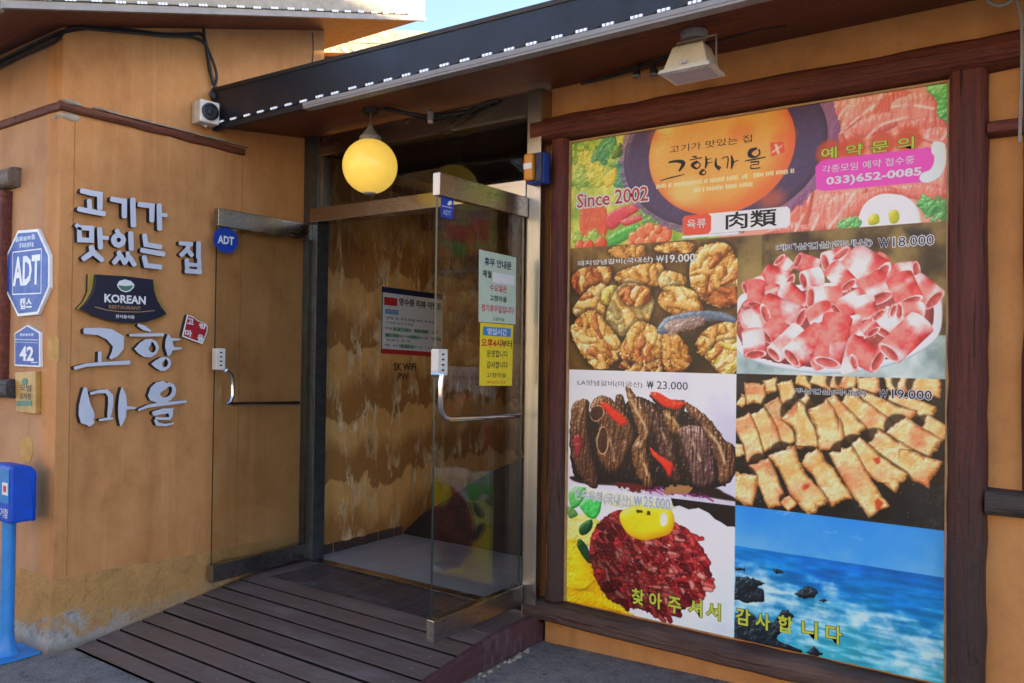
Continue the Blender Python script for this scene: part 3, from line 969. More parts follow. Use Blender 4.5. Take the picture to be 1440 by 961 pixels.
# ================================================================ ALARM BOX
AL = thing('alarm_box', (-2.3, 3.46, 2.48), 'small blue alarm box with amber lens on the right door post', 'alarm')
MB().box(-2.352, -2.246, 3.44, 3.504, 2.40, 2.56).build('case', 'blue', AL, bevel=.008)
MB().box(-2.348, -2.292, 3.405, 3.4398, 2.412, 2.552).build('lens', 'orange', AL, bevel=.012)
MB().box(-2.290, -2.25, 3.425, 3.4398, 2.405, 2.555).build('side_cover', 'print_navy', AL, bevel=.006)
MB().box(-2.345, -2.295, 3.402, 3.4048, 2.47, 2.50).build('reflector', 'print_white', AL)

# ================================================================ BLUE COLLECTION BOX
PB = thing('collection_box', (-4.32, 1.82, 0), 'blue collection box with a rounded top on a light blue pole at the wall corner', 'collection box')
px_, py_ = -4.31, 1.82
MB().tube([(px_, py_, .012), (px_, py_, .03), (px_, py_, .07), (px_, py_, .12), (px_, py_, .68)], [.06, .045, .036, .031, .031], 18).build('pole', 'blue_pole', PB, smooth=True)
MB().box(px_-.12, px_+.11, py_-.13, py_+.11, .001, .012).build('base_plate', 'blue_pole', PB, bevel=.003)
prof = [(1.785, .662), (1.905, .662), (1.91, .667), (1.91, .885)]
for a in range(1, 7):
    t = a/6*math.pi/2
    prof.append((1.91-.055*(1-math.cos(t)), .885+.055*math.sin(t)))
prof += [(1.80, .945), (1.785, .938)]
MB().prism(prof, frX(-4.44), 0, .215).build('head', 'blue_box', PB, bevel=.014)
frp = frY(1.7845)
lbl = MB().prism([(-4.43, .76), (-4.235, .76), (-4.235, .925), (-4.43, .925)], frp, 0, .002).build('hood_print', 'blue_pole', PB)
MB().prism([(-4.30, .80), (-4.24, .80), (-4.24, .86), (-4.30, .86)], frp, .0022, .004).build('badge', 'print_white', PB, bevel=.001)
MB().prism([(-4.285, .815), (-4.255, .815), (-4.255, .845), (-4.285, .845)], frp, .0045, .005).build('badge_mark', 'print_red', PB)
text('lettering', '수거함', (-4.36, .69, -4.235, .735), frp, .003, 'print_white', PB, .01)

# ================================================================ SIGNS ON THE CORNER BLOCK
frc = frY(1.98)
def outline(pts, k):
    cx = sum(p[0] for p in pts)/len(pts); cy = sum(p[1] for p in pts)/len(pts)
    return [(cx+(p[0]-cx)*k, cy+(p[1]-cy)*k) for p in pts]
S = thing('security_sign', (-4.45, 1.97, 1.9), 'blue octagonal security sign reading ADT on the left wall face', 'sign')
oc = [(-4.6129,2.1403),(-4.3903,2.132),(-4.2612,1.9918),(-4.2545,1.8237),(-4.3722,1.6894),(-4.5932,1.6818),(-4.7449,1.824),(-4.7387,2.0198)]
MB().prism(oc, frc, 0, .018).build('border', 'print_white', S, bevel=.002)
MB().prism(outline(oc, .93), frc, .0182, .0195).build('face', 'blue', S)
q = [(-4.6608,2.0264),(-4.3414,2.0252),(-4.3366,1.7979),(-4.6511,1.801),(-4.633,2.1076),(-4.4116,2.1025),(-4.4061,2.0785),(-4.6321,2.0876),(-4.5838,2.0711),(-4.4214,2.0656),(-4.4204,2.0409),(-4.5827,2.0469),(-4.6449,1.9922),(-4.3618,1.9817),(-4.3566,1.8538),(-4.6388,1.8515),(-4.5641,1.7765),(-4.4389,1.7731),(-4.437,1.728),(-4.5618,1.7218)]
mb = MB()
def line(mb, a, b, w, fr, d):
    L = math.hypot(b[0]-a[0], b[1]-a[1])
    nx, ny = -(b[1]-a[1])/L*w/2, (b[0]-a[0])/L*w/2
    mb.prism([(a[0]+nx, a[1]+ny), (b[0]+nx, b[1]+ny), (b[0]-nx, b[1]-ny), (a[0]-nx, a[1]-ny)], fr, d, d+.0006)
for i in range(4):
    line(mb, q[i], q[(i+1) % 4], .006, frc, .0196+.0002*i)
mb.build('emblem_frame', 'print_white', S)
def bbox(L): return (min(p[0] for p in L), min(p[1] for p in L), max(p[0] for p in L), max(p[1] for p in L))
def bars(b, n, seed, fr, d, mat, par):       # a line of print too small to read
    rr = random.Random(seed)
    mb = MB()
    w = (b[2]-b[0])/n
    for i in range(n):
        u = b[0]+w*i
        lo, hi = rr.uniform(0, .2), rr.uniform(.8, 1)
        mb.prism([(u, b[1]+(b[3]-b[1])*lo), (u+w*rr.uniform(.65, .9), b[1]+(b[3]-b[1])*lo), (u+w*rr.uniform(.65, .9), b[1]+(b[3]-b[1])*hi), (u, b[1]+(b[3]-b[1])*hi)], fr, d, d+.0005)
    mb.build('small_print', mat, par)
bars(bbox(q[4:8]), 5, 1, frc, .0197, 'print_grey', S)
bars(bbox(q[8:12]), 6, 2, frc, .0197, 'print_grey', S)
text('lettering', 'ADT', bbox(q[12:16]), frc, .0202, 'print_white', S, .035)
text('lettering', '캡스', bbox(q[16:20]), frc, .0202, 'print_white', S, .03)

S = thing('number_plate', (-4.42, 1.97, 1.5), 'blue house number plate 42 with pointed top below the octagonal sign', 'sign')
oc = [(-4.6325,1.5941),(-4.4882,1.6371),(-4.3507,1.5988),(-4.3433,1.4188),(-4.6249,1.4191)]
MB().prism(oc, frc, 0, .016).build('border', 'print_white', S, bevel=.002)
MB().prism(outline(oc, .92), frc, .0162, .0175).build('face', 'blue', S)
q = [(-4.6167,1.5611),(-4.3624,1.5585),(-4.5634,1.594),(-4.4081,1.5776),(-4.5603,1.5208),(-4.4148,1.522),(-4.412,1.4546),(-4.5574,1.4521),(-4.6161,1.5468),(-4.3618,1.5436),(-4.4344,1.4457),(-4.362,1.4396)]
mb = MB(); line(mb, q[0], q[1], .005, frc, .0178); line(mb, q[8], q[9], .003, frc, .0178); mb.build('rule', 'print_grey', S)
b = bbox(q[4:8]); bm_ = (b[0]+b[2])/2
text('lettering', '4', (b[0], b[1], bm_-.004, b[3]), frc, .018, 'print_white', S, .03)
text('lettering', '2', (bm_+.004, b[1], b[2], b[3]), frc, .018, 'print_white', S, .03)
bars(bbox(q[2:4]), 5, 3, frc, .0178, 'print_grey', S)
bars(bbox(q[10:12]), 5, 4, frc, .0178, 'print_white', S)

S = thing('gold_plaque', (-4.42, 1.97, 1.3), 'gold award plaque with green emblem and dark lettering under the number plate', 'plaque')
oc = [(-4.5903,1.386),(-4.3647,1.3972),(-4.3558,1.1806),(-4.5696,1.1796)]
MB().prism(oc, frc, 0, .028).build('plate', 'gold_plaque', S, bevel=.003)
q = [(-4.5065,1.3525),(-4.4445,1.3587),(-4.4434,1.3309),(-4.5053,1.3234),(-4.5284,1.3172),(-4.4067,1.3258),(-4.404,1.2599),(-4.5255,1.2502),(-4.5602,1.2377),(-4.3945,1.2475),(-4.3934,1.221),(-4.5591,1.2106)]
b = bbox(q[0:4]); cx, cy = (b[0]+b[2])/2, (b[1]+b[3])/2
MB().prism([(cx+(b[2]-b[0])*.5*math.cos(a*.524), cy+(b[3]-b[1])*.55*math.sin(a*.524)) for a in range(12)], frc, .0282, .03).build('emblem', 'print_green', S)
text('lettering', '모범', (bbox(q[4:8])[0], (bbox(q[4:8])[1]+bbox(q[4:8])[3])/2+.005, bbox(q[4:8])[2], bbox(q[4:8])[3]), frc, .0292, 'print_black', S, .01)
text('lettering', '음식점', (bbox(q[4:8])[0], bbox(q[4:8])[1], bbox(q[4:8])[2], (bbox(q[4:8])[1]+bbox(q[4:8])[3])/2-.005), frc, .0292, 'print_black', S, .01)
MB().prism(q[8:12], frc, .0282, .03).build('ribbon', 'print_green', S)

# dimensional lettering on the corner block
frw = frX(-4.2)
def letters(name, label, items, loc):
    t = thing(name, loc, label, 'sign lettering')
    for strips in items:
        mb = MB()
        for i, (L, Rr, cl) in enumerate(strips):
            mb.strip(L, Rr, cl, frw, .004, .034+.0007*i)
        mb.build('letter', ['letter_face', 'letter_side'], t, fixn=True)
    return t
LT1 = [
[([(2.0604,2.3158),(2.0635,2.3118),(2.0687,2.3102),(2.1161,2.3058),(2.1498,2.3053),(2.151,2.2468),(2.1524,2.241),(2.1565,2.2372)],[(2.0633,2.3312),(2.068,2.3349),(2.0736,2.3359),(2.1212,2.335),(2.1788,2.3346),(2.178,2.2505),(2.1767,2.2443),(2.1727,2.2394)],0),
 ([(2.1008,2.2862),(2.0975,2.2815),(2.0967,2.2759),(2.1002,2.2311),(2.1018,2.2261),(2.1057,2.2229)],[(2.1153,2.2894),(2.1193,2.2864),(2.1209,2.2813),(2.1244,2.2362),(2.1236,2.2306),(2.1203,2.226)],0),
 ([(2.0472,2.2212),(2.0503,2.2173),(2.0552,2.2158),(2.1209,2.2111),(2.183,2.2093),(2.1891,2.2105),(2.1941,2.2145)],[(2.0497,2.2358),(2.0541,2.2393),(2.0594,2.2403),(2.1253,2.2381),(2.1872,2.2367),(2.1929,2.2351),(2.1966,2.2309)],0)],
[([(2.2164,2.2979),(2.22,2.2939),(2.2256,2.2926),(2.2805,2.2911),(2.2824,2.2234),(2.2839,2.2176),(2.2882,2.2138)],[(2.2188,2.3138),(2.2235,2.3178),(2.2295,2.3191),(2.3096,2.3202),(2.3108,2.2275),(2.3095,2.2212),(2.3053,2.2162)],0),
 ([(2.3312,2.3306),(2.3269,2.3251),(2.3257,2.3185),(2.3317,2.1827),(2.3336,2.1764),(2.3385,2.1723)],[(2.3492,2.334),(2.3539,2.3302),(2.3557,2.3242),(2.363,2.1878),(2.3617,2.1809),(2.3573,2.1753)],0)],
[([(2.3675,2.2936),(2.3715,2.2896),(2.3775,2.2885),(2.4361,2.2894),(2.4375,2.2232),(2.439,2.2174),(2.4433,2.2136)],[(2.3693,2.3099),(2.3742,2.3142),(2.3805,2.3158),(2.4673,2.3205),(2.4664,2.2269),(2.465,2.2207),(2.4607,2.2157)],0),
 ([(2.4832,2.3234),(2.4789,2.318),(2.4776,2.3115),(2.4831,2.1832),(2.4849,2.1771),(2.4897,2.1733)],[(2.5016,2.3267),(2.5064,2.3229),(2.5082,2.3169),(2.5137,2.1879),(2.5124,2.1813),(2.508,2.176)],0),
 ([(2.4966,2.2574),(2.5,2.2542),(2.505,2.2533),(2.5328,2.2544),(2.5381,2.2557),(2.5422,2.2592)],[(2.4979,2.2706),(2.5019,2.2741),(2.5072,2.2754),(2.535,2.2766),(2.5401,2.2757),(2.5435,2.2725)],0)],
[([(2.0385,2.1443),(2.0389,2.1397),(2.0416,2.1362),(2.0578,2.1204),(2.112,2.1251),(2.112,2.0883),(2.0754,2.0852),(2.0732,2.1298),(2.0718,2.1348),(2.0683,2.138)],[(2.0468,2.1547),(2.0513,2.1554),(2.0554,2.1535),(2.0676,2.1467),(2.1374,2.1531),(2.1376,2.0643),(2.0524,2.0593),(2.0504,2.1264),(2.0513,2.1317),(2.0546,2.1359)],0),
 ([(2.1561,2.1476),(2.1524,2.1426),(2.1515,2.1365),(2.1581,2.043),(2.1599,2.0373),(2.1642,2.0337)],[(2.1723,2.1506),(2.1767,2.1471),(2.1784,2.1414),(2.1851,2.0474),(2.1841,2.0413),(2.1804,2.0363)],0),
 ([(2.171,2.0911),(2.174,2.0881),(2.1784,2.0872),(2.2058,2.0877),(2.2104,2.0889),(2.214,2.0921)],[(2.172,2.1035),(2.1755,2.1067),(2.1801,2.1079),(2.2074,2.1085),(2.2119,2.1076),(2.215,2.1046)],0),
 ([(2.1135,2.0474),(2.1104,2.0419),(2.1104,2.0356),(2.1136,2.0185),(2.0778,1.9883),(2.0739,1.9835),(2.0728,1.9777)],[(2.1297,2.0525),(2.1347,2.0495),(2.1374,2.0441),(2.1458,2.0088),(2.093,1.9679),(2.0875,1.9652),(2.0818,1.9655)],0),
 ([(2.1211,2.0135),(2.1218,2.0072),(2.1257,2.0024),(2.1707,1.9709),(2.1757,1.9687),(2.1811,1.9694)],[(2.1322,2.0277),(2.1385,2.0287),(2.1443,2.0262),(2.1868,1.9912),(2.1902,1.987),(2.1908,1.9817)],0)],
[([(2.2654,2.134),(2.2841,2.1319),(2.3002,2.1206),(2.3086,2.1006),(2.3022,2.0765),(2.2854,2.0602),(2.2658,2.0531),(2.2461,2.058),(2.2303,2.0726),(2.2255,2.0922),(2.2317,2.1122),(2.2476,2.1278)],[(2.267,2.1077),(2.2732,2.1074),(2.2778,2.1041),(2.2802,2.0977),(2.2781,2.0903),(2.2737,2.0854),(2.267,2.0824),(2.2607,2.0838),(2.2562,2.0888),(2.2549,2.0947),(2.2565,2.1009),(2.2609,2.1053)],1),
 ([(2.2463,2.147),(2.2451,2.142),(2.2466,2.1371),(2.2565,2.1195),(2.2602,2.1158),(2.2653,2.1147)],[(2.2587,2.1551),(2.2636,2.1541),(2.2671,2.1506),(2.2781,2.1335),(2.2796,2.1284),(2.2783,2.1231)],0),
 ([(2.3234,2.1477),(2.3193,2.1426),(2.3182,2.1363),(2.3232,2.0535),(2.3249,2.0478),(2.3293,2.0442)],[(2.3406,2.1505),(2.3452,2.1468),(2.347,2.1409),(2.3509,2.0574),(2.3498,2.0514),(2.3459,2.0465)],0),
 ([(2.2596,2.035),(2.257,2.0301),(2.2571,2.0247),(2.2598,2.0119),(2.2352,1.9813),(2.2325,1.9761),(2.2328,1.9706)],[(2.274,2.0398),(2.2786,2.0373),(2.2811,2.0326),(2.2882,2.0078),(2.2547,1.9665),(2.25,1.9628),(2.2445,1.9617)],0),
 ([(2.2697,2.0142),(2.2683,2.0089),(2.2698,2.0038),(2.2908,1.9692),(2.2943,1.9655),(2.2993,1.9643)],[(2.2827,2.0223),(2.2879,2.0211),(2.2916,2.0173),(2.3117,1.982),(2.3132,1.977),(2.3119,1.972)],0),
 ([(2.3089,2.038),(2.3059,2.0336),(2.3055,2.0283),(2.3075,2.0106),(2.2953,1.9875),(2.2937,1.9826),(2.2948,1.9779)],[(2.3232,2.0413),(2.3273,2.0385),(2.3293,2.0337),(2.3338,2.0077),(2.3149,1.9777),(2.3113,1.9738),(2.3065,1.972)],0),
 ([(2.3177,2.0101),(2.3167,2.0048),(2.3186,1.9997),(2.3418,1.9655),(2.3461,1.9617),(2.3518,1.9608)],[(2.3305,2.0191),(2.3359,2.0183),(2.3399,2.0147),(2.3643,1.9811),(2.3664,1.9758),(2.3653,1.9701)],0)],
[([(2.402,2.1448),(2.3986,2.1397),(2.3982,2.1339),(2.4073,2.0759),(2.5012,2.0715),(2.5075,2.0725),(2.5126,2.0763)],[(2.4182,2.149),(2.4229,2.146),(2.4252,2.1408),(2.4322,2.1022),(2.5055,2.0981),(2.5114,2.0965),(2.5153,2.0923)],0),
 ([(2.3869,2.0477),(2.3906,2.0436),(2.3962,2.0419),(2.5201,2.0327),(2.527,2.0337),(2.5327,2.0377)],[(2.3895,2.0633),(2.3945,2.067),(2.4006,2.0679),(2.525,2.0616),(2.5315,2.0598),(2.5357,2.0551)],0),
 ([(2.4005,2.0251),(2.3976,2.0199),(2.3978,2.014),(2.4118,1.9607),(2.5041,1.9595),(2.5107,1.9608),(2.5158,1.9649)],[(2.4163,2.0304),(2.4214,2.0277),(2.4242,2.0227),(2.4344,1.9878),(2.5068,1.9872),(2.5131,1.9858),(2.5174,1.9816)],0)],
[([(2.6151,2.1122),(2.619,2.1089),(2.6245,2.1079),(2.694,2.1105),(2.7002,2.1121),(2.7048,2.1161)],[(2.616,2.1264),(2.6203,2.1301),(2.626,2.1316),(2.6956,2.1357),(2.7016,2.1347),(2.7058,2.1312)],0),
 ([(2.673,2.1244),(2.6674,2.1213),(2.6638,2.116),(2.6556,2.0953),(2.623,2.063),(2.6196,2.0578),(2.6193,2.0521)],[(2.6892,2.1205),(2.6916,2.1154),(2.6908,2.1095),(2.6802,2.083),(2.6428,2.0463),(2.6374,2.0427),(2.6312,2.0421)],0),
 ([(2.6583,2.0857),(2.6581,2.0803),(2.661,2.0756),(2.6876,2.0505),(2.6927,2.0477),(2.6987,2.0477)],[(2.6705,2.0968),(2.6765,2.0968),(2.6816,2.094),(2.7084,2.0689),(2.7114,2.0642),(2.7112,2.0587)],0),
 ([(2.7305,2.1439),(2.7259,2.139),(2.7244,2.1327),(2.7247,2.0507),(2.7262,2.0448),(2.7308,2.0408)],[(2.7489,2.1458),(2.7536,2.1419),(2.7551,2.1359),(2.7554,2.0534),(2.7539,2.0472),(2.7492,2.0424)],0),
 ([(2.6565,2.0352),(2.6526,2.0304),(2.6516,2.0245),(2.6558,1.9747),(2.6577,1.9692),(2.6623,1.9657)],[(2.6736,2.0378),(2.6782,2.0344),(2.6802,2.0289),(2.6844,1.9788),(2.6834,1.9729),(2.6795,1.9681)],0),
 ([(2.7357,2.0432),(2.7316,2.0388),(2.7303,2.0331),(2.7313,1.9822),(2.7328,1.9768),(2.7371,1.9732)],[(2.7526,2.0449),(2.7569,2.0413),(2.7584,2.0359),(2.7594,1.9848),(2.7581,1.9791),(2.7539,1.9747)],0),
 ([(2.6655,1.9972),(2.669,1.9941),(2.6741,1.9931),(2.7382,1.9949),(2.7436,1.9961),(2.7476,1.9995)],[(2.6663,2.01),(2.6702,2.0133),(2.6754,2.0146),(2.7395,2.0166),(2.7447,2.0157),(2.7484,2.0125)],0),
 ([(2.6526,1.9573),(2.6569,1.9535),(2.6631,1.9524),(2.749,1.9544),(2.7558,1.956),(2.761,1.9603)],[(2.6533,1.973),(2.6581,1.977),(2.6644,1.9785),(2.7503,1.9821),(2.757,1.981),(2.7618,1.977)],0)],
]
letters('wall_lettering', 'small pale raised letters in two lines at the top of the corner wall', LT1, (-4.19, 2.3, 2.2))
LT2 = [
[([(2.0921,1.5983),(2.0968,1.5938),(2.1034,1.5922),(2.1682,1.5883),(2.2143,1.5663),(2.2358,1.5429),(2.2472,1.5293),(2.242,1.5008),(2.2312,1.4752),(2.2292,1.4721),(2.2291,1.4686)],[(2.0922,1.6165),(2.0971,1.6211),(2.1037,1.6226),(2.173,1.6265),(2.24,1.6218),(2.3066,1.5846),(2.3056,1.5187),(2.2733,1.4779),(2.2429,1.4635),(2.2397,1.4616),(2.2361,1.4616)],0),
 ([(2.172,1.5023),(2.1693,1.4993),(2.1684,1.4952),(2.1686,1.4509),(2.1697,1.4466),(2.1727,1.4434)],[(2.1831,1.5024),(2.186,1.4994),(2.187,1.4953),(2.1884,1.4508),(2.1875,1.4465),(2.1846,1.4433)],0),
 ([(2.049,1.4111),(2.0522,1.4093),(2.056,1.4095),(2.1085,1.4245),(2.1807,1.4293),(2.2624,1.4318),(2.3351,1.4338),(2.3402,1.4352),(2.3437,1.4388)],[(2.0461,1.4208),(2.0479,1.4239),(2.0511,1.4258),(2.1051,1.4413),(2.1792,1.4478),(2.261,1.4518),(2.3334,1.4566),(2.3387,1.4558),(2.3427,1.4525)],0)],
[([(2.3793,1.6457),(2.3805,1.6422),(2.3835,1.6398),(2.4103,1.6217),(2.4539,1.6123),(2.4581,1.6134)],[(2.3841,1.6546),(2.3878,1.6557),(2.3916,1.6548),(2.4221,1.6451),(2.4584,1.6218),(2.4603,1.6182)],0),
 ([(2.3352,1.5876),(2.3374,1.5858),(2.3403,1.5852),(2.4241,1.5858),(2.528,1.59),(2.5323,1.5911),(2.5354,1.594)],[(2.3349,1.5952),(2.337,1.5972),(2.3398,1.5979),(2.4234,1.6039),(2.5273,1.6084),(2.5317,1.6077),(2.535,1.6051)],0),
 ([(2.3646,1.5186),(2.3941,1.551),(2.4242,1.5709),(2.4583,1.5748),(2.4919,1.5591),(2.5065,1.5265),(2.4931,1.4936),(2.4603,1.472),(2.4192,1.4758),(2.3885,1.4931)],[(2.4456,1.5226),(2.4509,1.5324),(2.4589,1.5455),(2.4641,1.5619),(2.4782,1.5458),(2.4883,1.5263),(2.4859,1.5086),(2.4722,1.4987),(2.4583,1.5019),(2.4485,1.5109)],1),
 ([(2.5568,1.6024),(2.5547,1.5993),(2.5446,1.5681),(2.5417,1.5299),(2.5517,1.4997),(2.5564,1.4842),(2.5582,1.4804)],[(2.5617,1.603),(2.5646,1.6006),(2.5831,1.5723),(2.5948,1.531),(2.5816,1.4947),(2.5674,1.481),(2.5636,1.4788)],0),
 ([(2.5708,1.5658),(2.5742,1.5632),(2.5787,1.5625),(2.6328,1.5708),(2.6354,1.5729)],[(2.5701,1.5769),(2.5732,1.5799),(2.5775,1.5811),(2.6323,1.5788),(2.6351,1.577)],0),
 ([(2.5714,1.5141),(2.5751,1.5113),(2.5799,1.5106),(2.6413,1.5198),(2.6442,1.5223)],[(2.5704,1.526),(2.5736,1.5292),(2.5783,1.5305),(2.6405,1.5292),(2.6438,1.527)],0),
 ([(2.4596,1.4368),(2.4883,1.4576),(2.5195,1.474),(2.5442,1.476),(2.5715,1.464),(2.5806,1.4407),(2.5724,1.4175),(2.5457,1.398),(2.5174,1.3983),(2.4856,1.4151)],[(2.5237,1.4377),(2.5291,1.4476),(2.5389,1.4542),(2.5458,1.4674),(2.5574,1.4541),(2.5605,1.4408),(2.5565,1.4256),(2.5439,1.4178),(2.531,1.4212),(2.5252,1.4292)],1)],
[([(2.1002,1.3184),(2.097,1.3153),(2.0959,1.3109),(2.0853,1.2713),(2.0766,1.2262),(2.076,1.1782),(2.088,1.1365),(2.1193,1.1243),(2.127,1.118),(2.1362,1.1162)],[(2.1124,1.3175),(2.1154,1.3139),(2.1163,1.3093),(2.125,1.2688),(2.1354,1.2288),(2.1535,1.1909),(2.1582,1.1684),(2.1514,1.1496),(2.156,1.1407),(2.1556,1.1313)],0),
 ([(2.133,1.2809),(2.1356,1.2793),(2.1386,1.2793),(2.1778,1.2863),(2.2139,1.2837),(2.2263,1.2639),(2.2265,1.2227),(2.2236,1.1799),(2.2246,1.1556),(2.225,1.1523),(2.227,1.1495)],[(2.1308,1.2887),(2.1323,1.2912),(2.135,1.2925),(2.1751,1.3036),(2.2238,1.3046),(2.2528,1.2718),(2.2544,1.2194),(2.2462,1.1755),(2.2397,1.1528),(2.2386,1.1497),(2.236,1.1478)],0),
 ([(2.1794,1.1438),(2.1831,1.1412),(2.2175,1.1421),(2.2538,1.1454),(2.2565,1.1481)],[(2.1786,1.1493),(2.1815,1.1523),(2.2156,1.1558),(2.2525,1.1554),(2.2559,1.1531)],0),
 ([(2.2974,1.3138),(2.2957,1.3114),(2.2849,1.2686),(2.2801,1.2135),(2.2819,1.1581),(2.2924,1.1102),(2.2943,1.1072)],[(2.3013,1.3139),(2.3034,1.3117),(2.3225,1.2685),(2.3295,1.2098),(2.3233,1.1518),(2.3014,1.1084),(2.2988,1.1063)],0),
 ([(2.3167,1.1958),(2.3198,1.1932),(2.3239,1.1923),(2.3508,1.1941),(2.3784,1.1946),(2.3809,1.1962)],[(2.3157,1.2064),(2.3184,1.2092),(2.3223,1.2101),(2.3505,1.2094),(2.3789,1.2022),(2.3811,1.2)],0)],
[([(2.5598,1.3282),(2.5325,1.3421),(2.4941,1.3345),(2.4634,1.3079),(2.4471,1.263),(2.4613,1.2365),(2.4997,1.2217),(2.542,1.2185),(2.581,1.2313),(2.6094,1.2601),(2.6161,1.29),(2.601,1.3205),(2.5683,1.3346)],[(2.5603,1.3017),(2.5512,1.2921),(2.5336,1.286),(2.5232,1.2785),(2.5171,1.2656),(2.5272,1.2534),(2.5414,1.2495),(2.5627,1.2519),(2.5783,1.2613),(2.5895,1.2775),(2.5906,1.2975),(2.5831,1.3097),(2.5631,1.3076)],1),
 ([(2.3923,1.1833),(2.3963,1.1818),(2.4541,1.1974),(2.5224,1.203),(2.6078,1.2075),(2.6751,1.2131),(2.6786,1.214),(2.6809,1.2164)],[(2.3902,1.1881),(2.3922,1.1916),(2.449,1.214),(2.5193,1.2227),(2.6053,1.2262),(2.6731,1.2279),(2.6767,1.2274),(2.6797,1.2253)],0),
 ([(2.4775,1.154),(2.4828,1.1509),(2.4891,1.1507),(2.5385,1.1574),(2.5695,1.1587),(2.574,1.144),(2.5752,1.1395),(2.5785,1.1362)],[(2.4731,1.1695),(2.4763,1.1741),(2.4819,1.1764),(2.533,1.1878),(2.5992,1.1867),(2.5957,1.1427),(2.5947,1.1384),(2.5915,1.1354)],0),
 ([(2.4911,1.133),(2.4936,1.1303),(2.4972,1.1289),(2.5365,1.1238),(2.5785,1.1225),(2.5822,1.1232),(2.5848,1.1256)],[(2.4918,1.1423),(2.4947,1.1443),(2.4984,1.1445),(2.5366,1.1383),(2.5773,1.1385),(2.5811,1.1376),(2.5841,1.1352)],0),
 ([(2.4853,1.1281),(2.4841,1.1247),(2.4851,1.1209),(2.4969,1.0956),(2.552,1.0877),(2.6015,1.0972),(2.6041,1.1003)],[(2.495,1.1318),(2.4988,1.1302),(2.5013,1.127),(2.5097,1.1117),(2.5508,1.1025),(2.5986,1.1077),(2.6027,1.1056)],0)],
]
# the broken ring of the last letter is open at its horn: last pair closes on the first with a small notch
letters('wall_lettering', 'large pale raised brush letters in two lines low on the corner wall', LT2, (-4.19, 2.3, 1.7))

S = thing('korean_sign', (-4.19, 2.35, 1.98), 'navy fan-shaped board reading KOREAN RESTAURANT with a bowl emblem, between the letterings', 'sign')
oc = [(2.1465,1.902),(2.3002,1.9062),(2.4618,1.9003),(2.469,1.8392),(2.4882,1.7889),(2.5135,1.7501),(2.5452,1.7158),(2.4993,1.6908),(2.4272,1.6663),(2.3567,1.6554),(2.2878,1.6568),(2.2206,1.6653),(2.1441,1.6871),(2.0722,1.721),(2.1082,1.7612),(2.1338,1.8109),(2.1437,1.8545)]
ed = [(2.1157,1.9014),(2.1569,1.9038),(2.3113,1.908),(2.4736,1.902),(2.4891,1.8929),(2.5057,1.825),(2.5378,1.7604),(2.5618,1.7151),(2.5114,1.684),(2.439,1.6601),(2.3681,1.6503),(2.299,1.6518),(2.2314,1.6604),(2.1545,1.6824),(2.0614,1.7193),(2.0946,1.7609),(2.1148,1.8103)]
MB().prism(ed, frw, .004, .02, 0, 1).build('edge', ['sign_gold', 'sign_navy'], S)
MB().prism(oc, frw, .0202, .042).build('board', 'sign_navy', S, bevel=.002)
bw = [(2.2588,1.8576),(2.2708,1.8778),(2.3017,1.8885),(2.3334,1.8827),(2.354,1.8647),(2.3502,1.8477),(2.3287,1.8267),(2.3059,1.8191),(2.2802,1.8262),(2.263,1.8442)]
MB().prism(bw, frw, .0422, .0428).build('bowl_emblem', 'print_white', S)
MB().prism([(2.2656,1.8554),(2.2797,1.8537),(2.3052,1.8528),(2.331,1.8575),(2.3465,1.8614),(2.341,1.847),(2.3257,1.832),(2.3057,1.8262),(2.2829,1.8319),(2.2703,1.8431)], frw, .043, .0434).build('bowl_print', 'print_green', S)
q = [(2.1918,1.7985),(2.4188,1.7649),(2.2175,1.7484),(2.3916,1.7325),(2.1428,1.7336),(2.2125,1.7193),(2.2851,1.7151),(2.3889,1.7183),(2.4723,1.7307),(2.2528,1.6982),(2.3545,1.6832)]
def tb(a, b, sl=0): return (a[0], min(a[1], b[1]), b[0], max(a[1], b[1]))
def slanted(name, body, p0, p1, h, fr, d, mat, par, bold):
    """lettering whose baseline runs from p0 to p1"""
    return text(name, body, (p0[0], p0[1], p1[0], p0[1]+h), fr, d, mat, par, bold, slant=p1[1]-p0[1])
q2 = [(2.1942,1.7618),(2.4176,1.762),(2.2178,1.7294),(2.3916,1.7297),(2.2548,1.6808),(2.3545,1.6804),(2.1934,1.8029),(2.2175,1.7468),(2.2545,1.6983)]
slanted('lettering', 'KOREAN', q2[0], q2[1], q2[6][1]-q2[0][1], frw, .0434, 'print_white', S, .035)
slanted('lettering', 'RESTAURANT', q2[2], q2[3], q2[7][1]-q2[2][1], frw, .0434, 'print_gold', S, .02)
slanted('lettering', '한식음식점', q2[4], q2[5], q2[8][1]-q2[4][1], frw, .0434, 'print_white', S, .02)
mb = MB()
for i in range(4):
    line(mb, q[4+i], q[5+i], .0045, frw, .0426)
mb.build('rule', 'print_gold', S)

S = thing('seal_sign', (-4.19, 2.8, 1.75), 'small tilted red seal plate with white characters right of the big letters', 'sign')
oc = [(2.6759,1.7171),(2.7189,1.7058),(2.7392,1.6898),(2.8004,1.6679),(2.811,1.6531),(2.8082,1.6196),(2.7789,1.5494),(2.7116,1.5694),(2.6458,1.5918)]
MB().prism(oc, frw, .004, .032, 0, 1).build('plate', ['print_white', 'letter_side'], S)
MB().prism(outline(oc, .9), frw, .0322, .033).build('face', 'seal_red', S)
for body, L in (('고', [(2.6782,1.6667),(2.7171,1.6979)]), ('향', [(2.7535,1.6423),(2.7969,1.6709)]), ('마', [(2.6652,1.5952),(2.7071,1.6319)]), ('을', [(2.745,1.564),(2.7846,1.6069)])):
    text('lettering', body, bbox(L), frw, .0335, 'print_white', S, .03, slant=-.006)

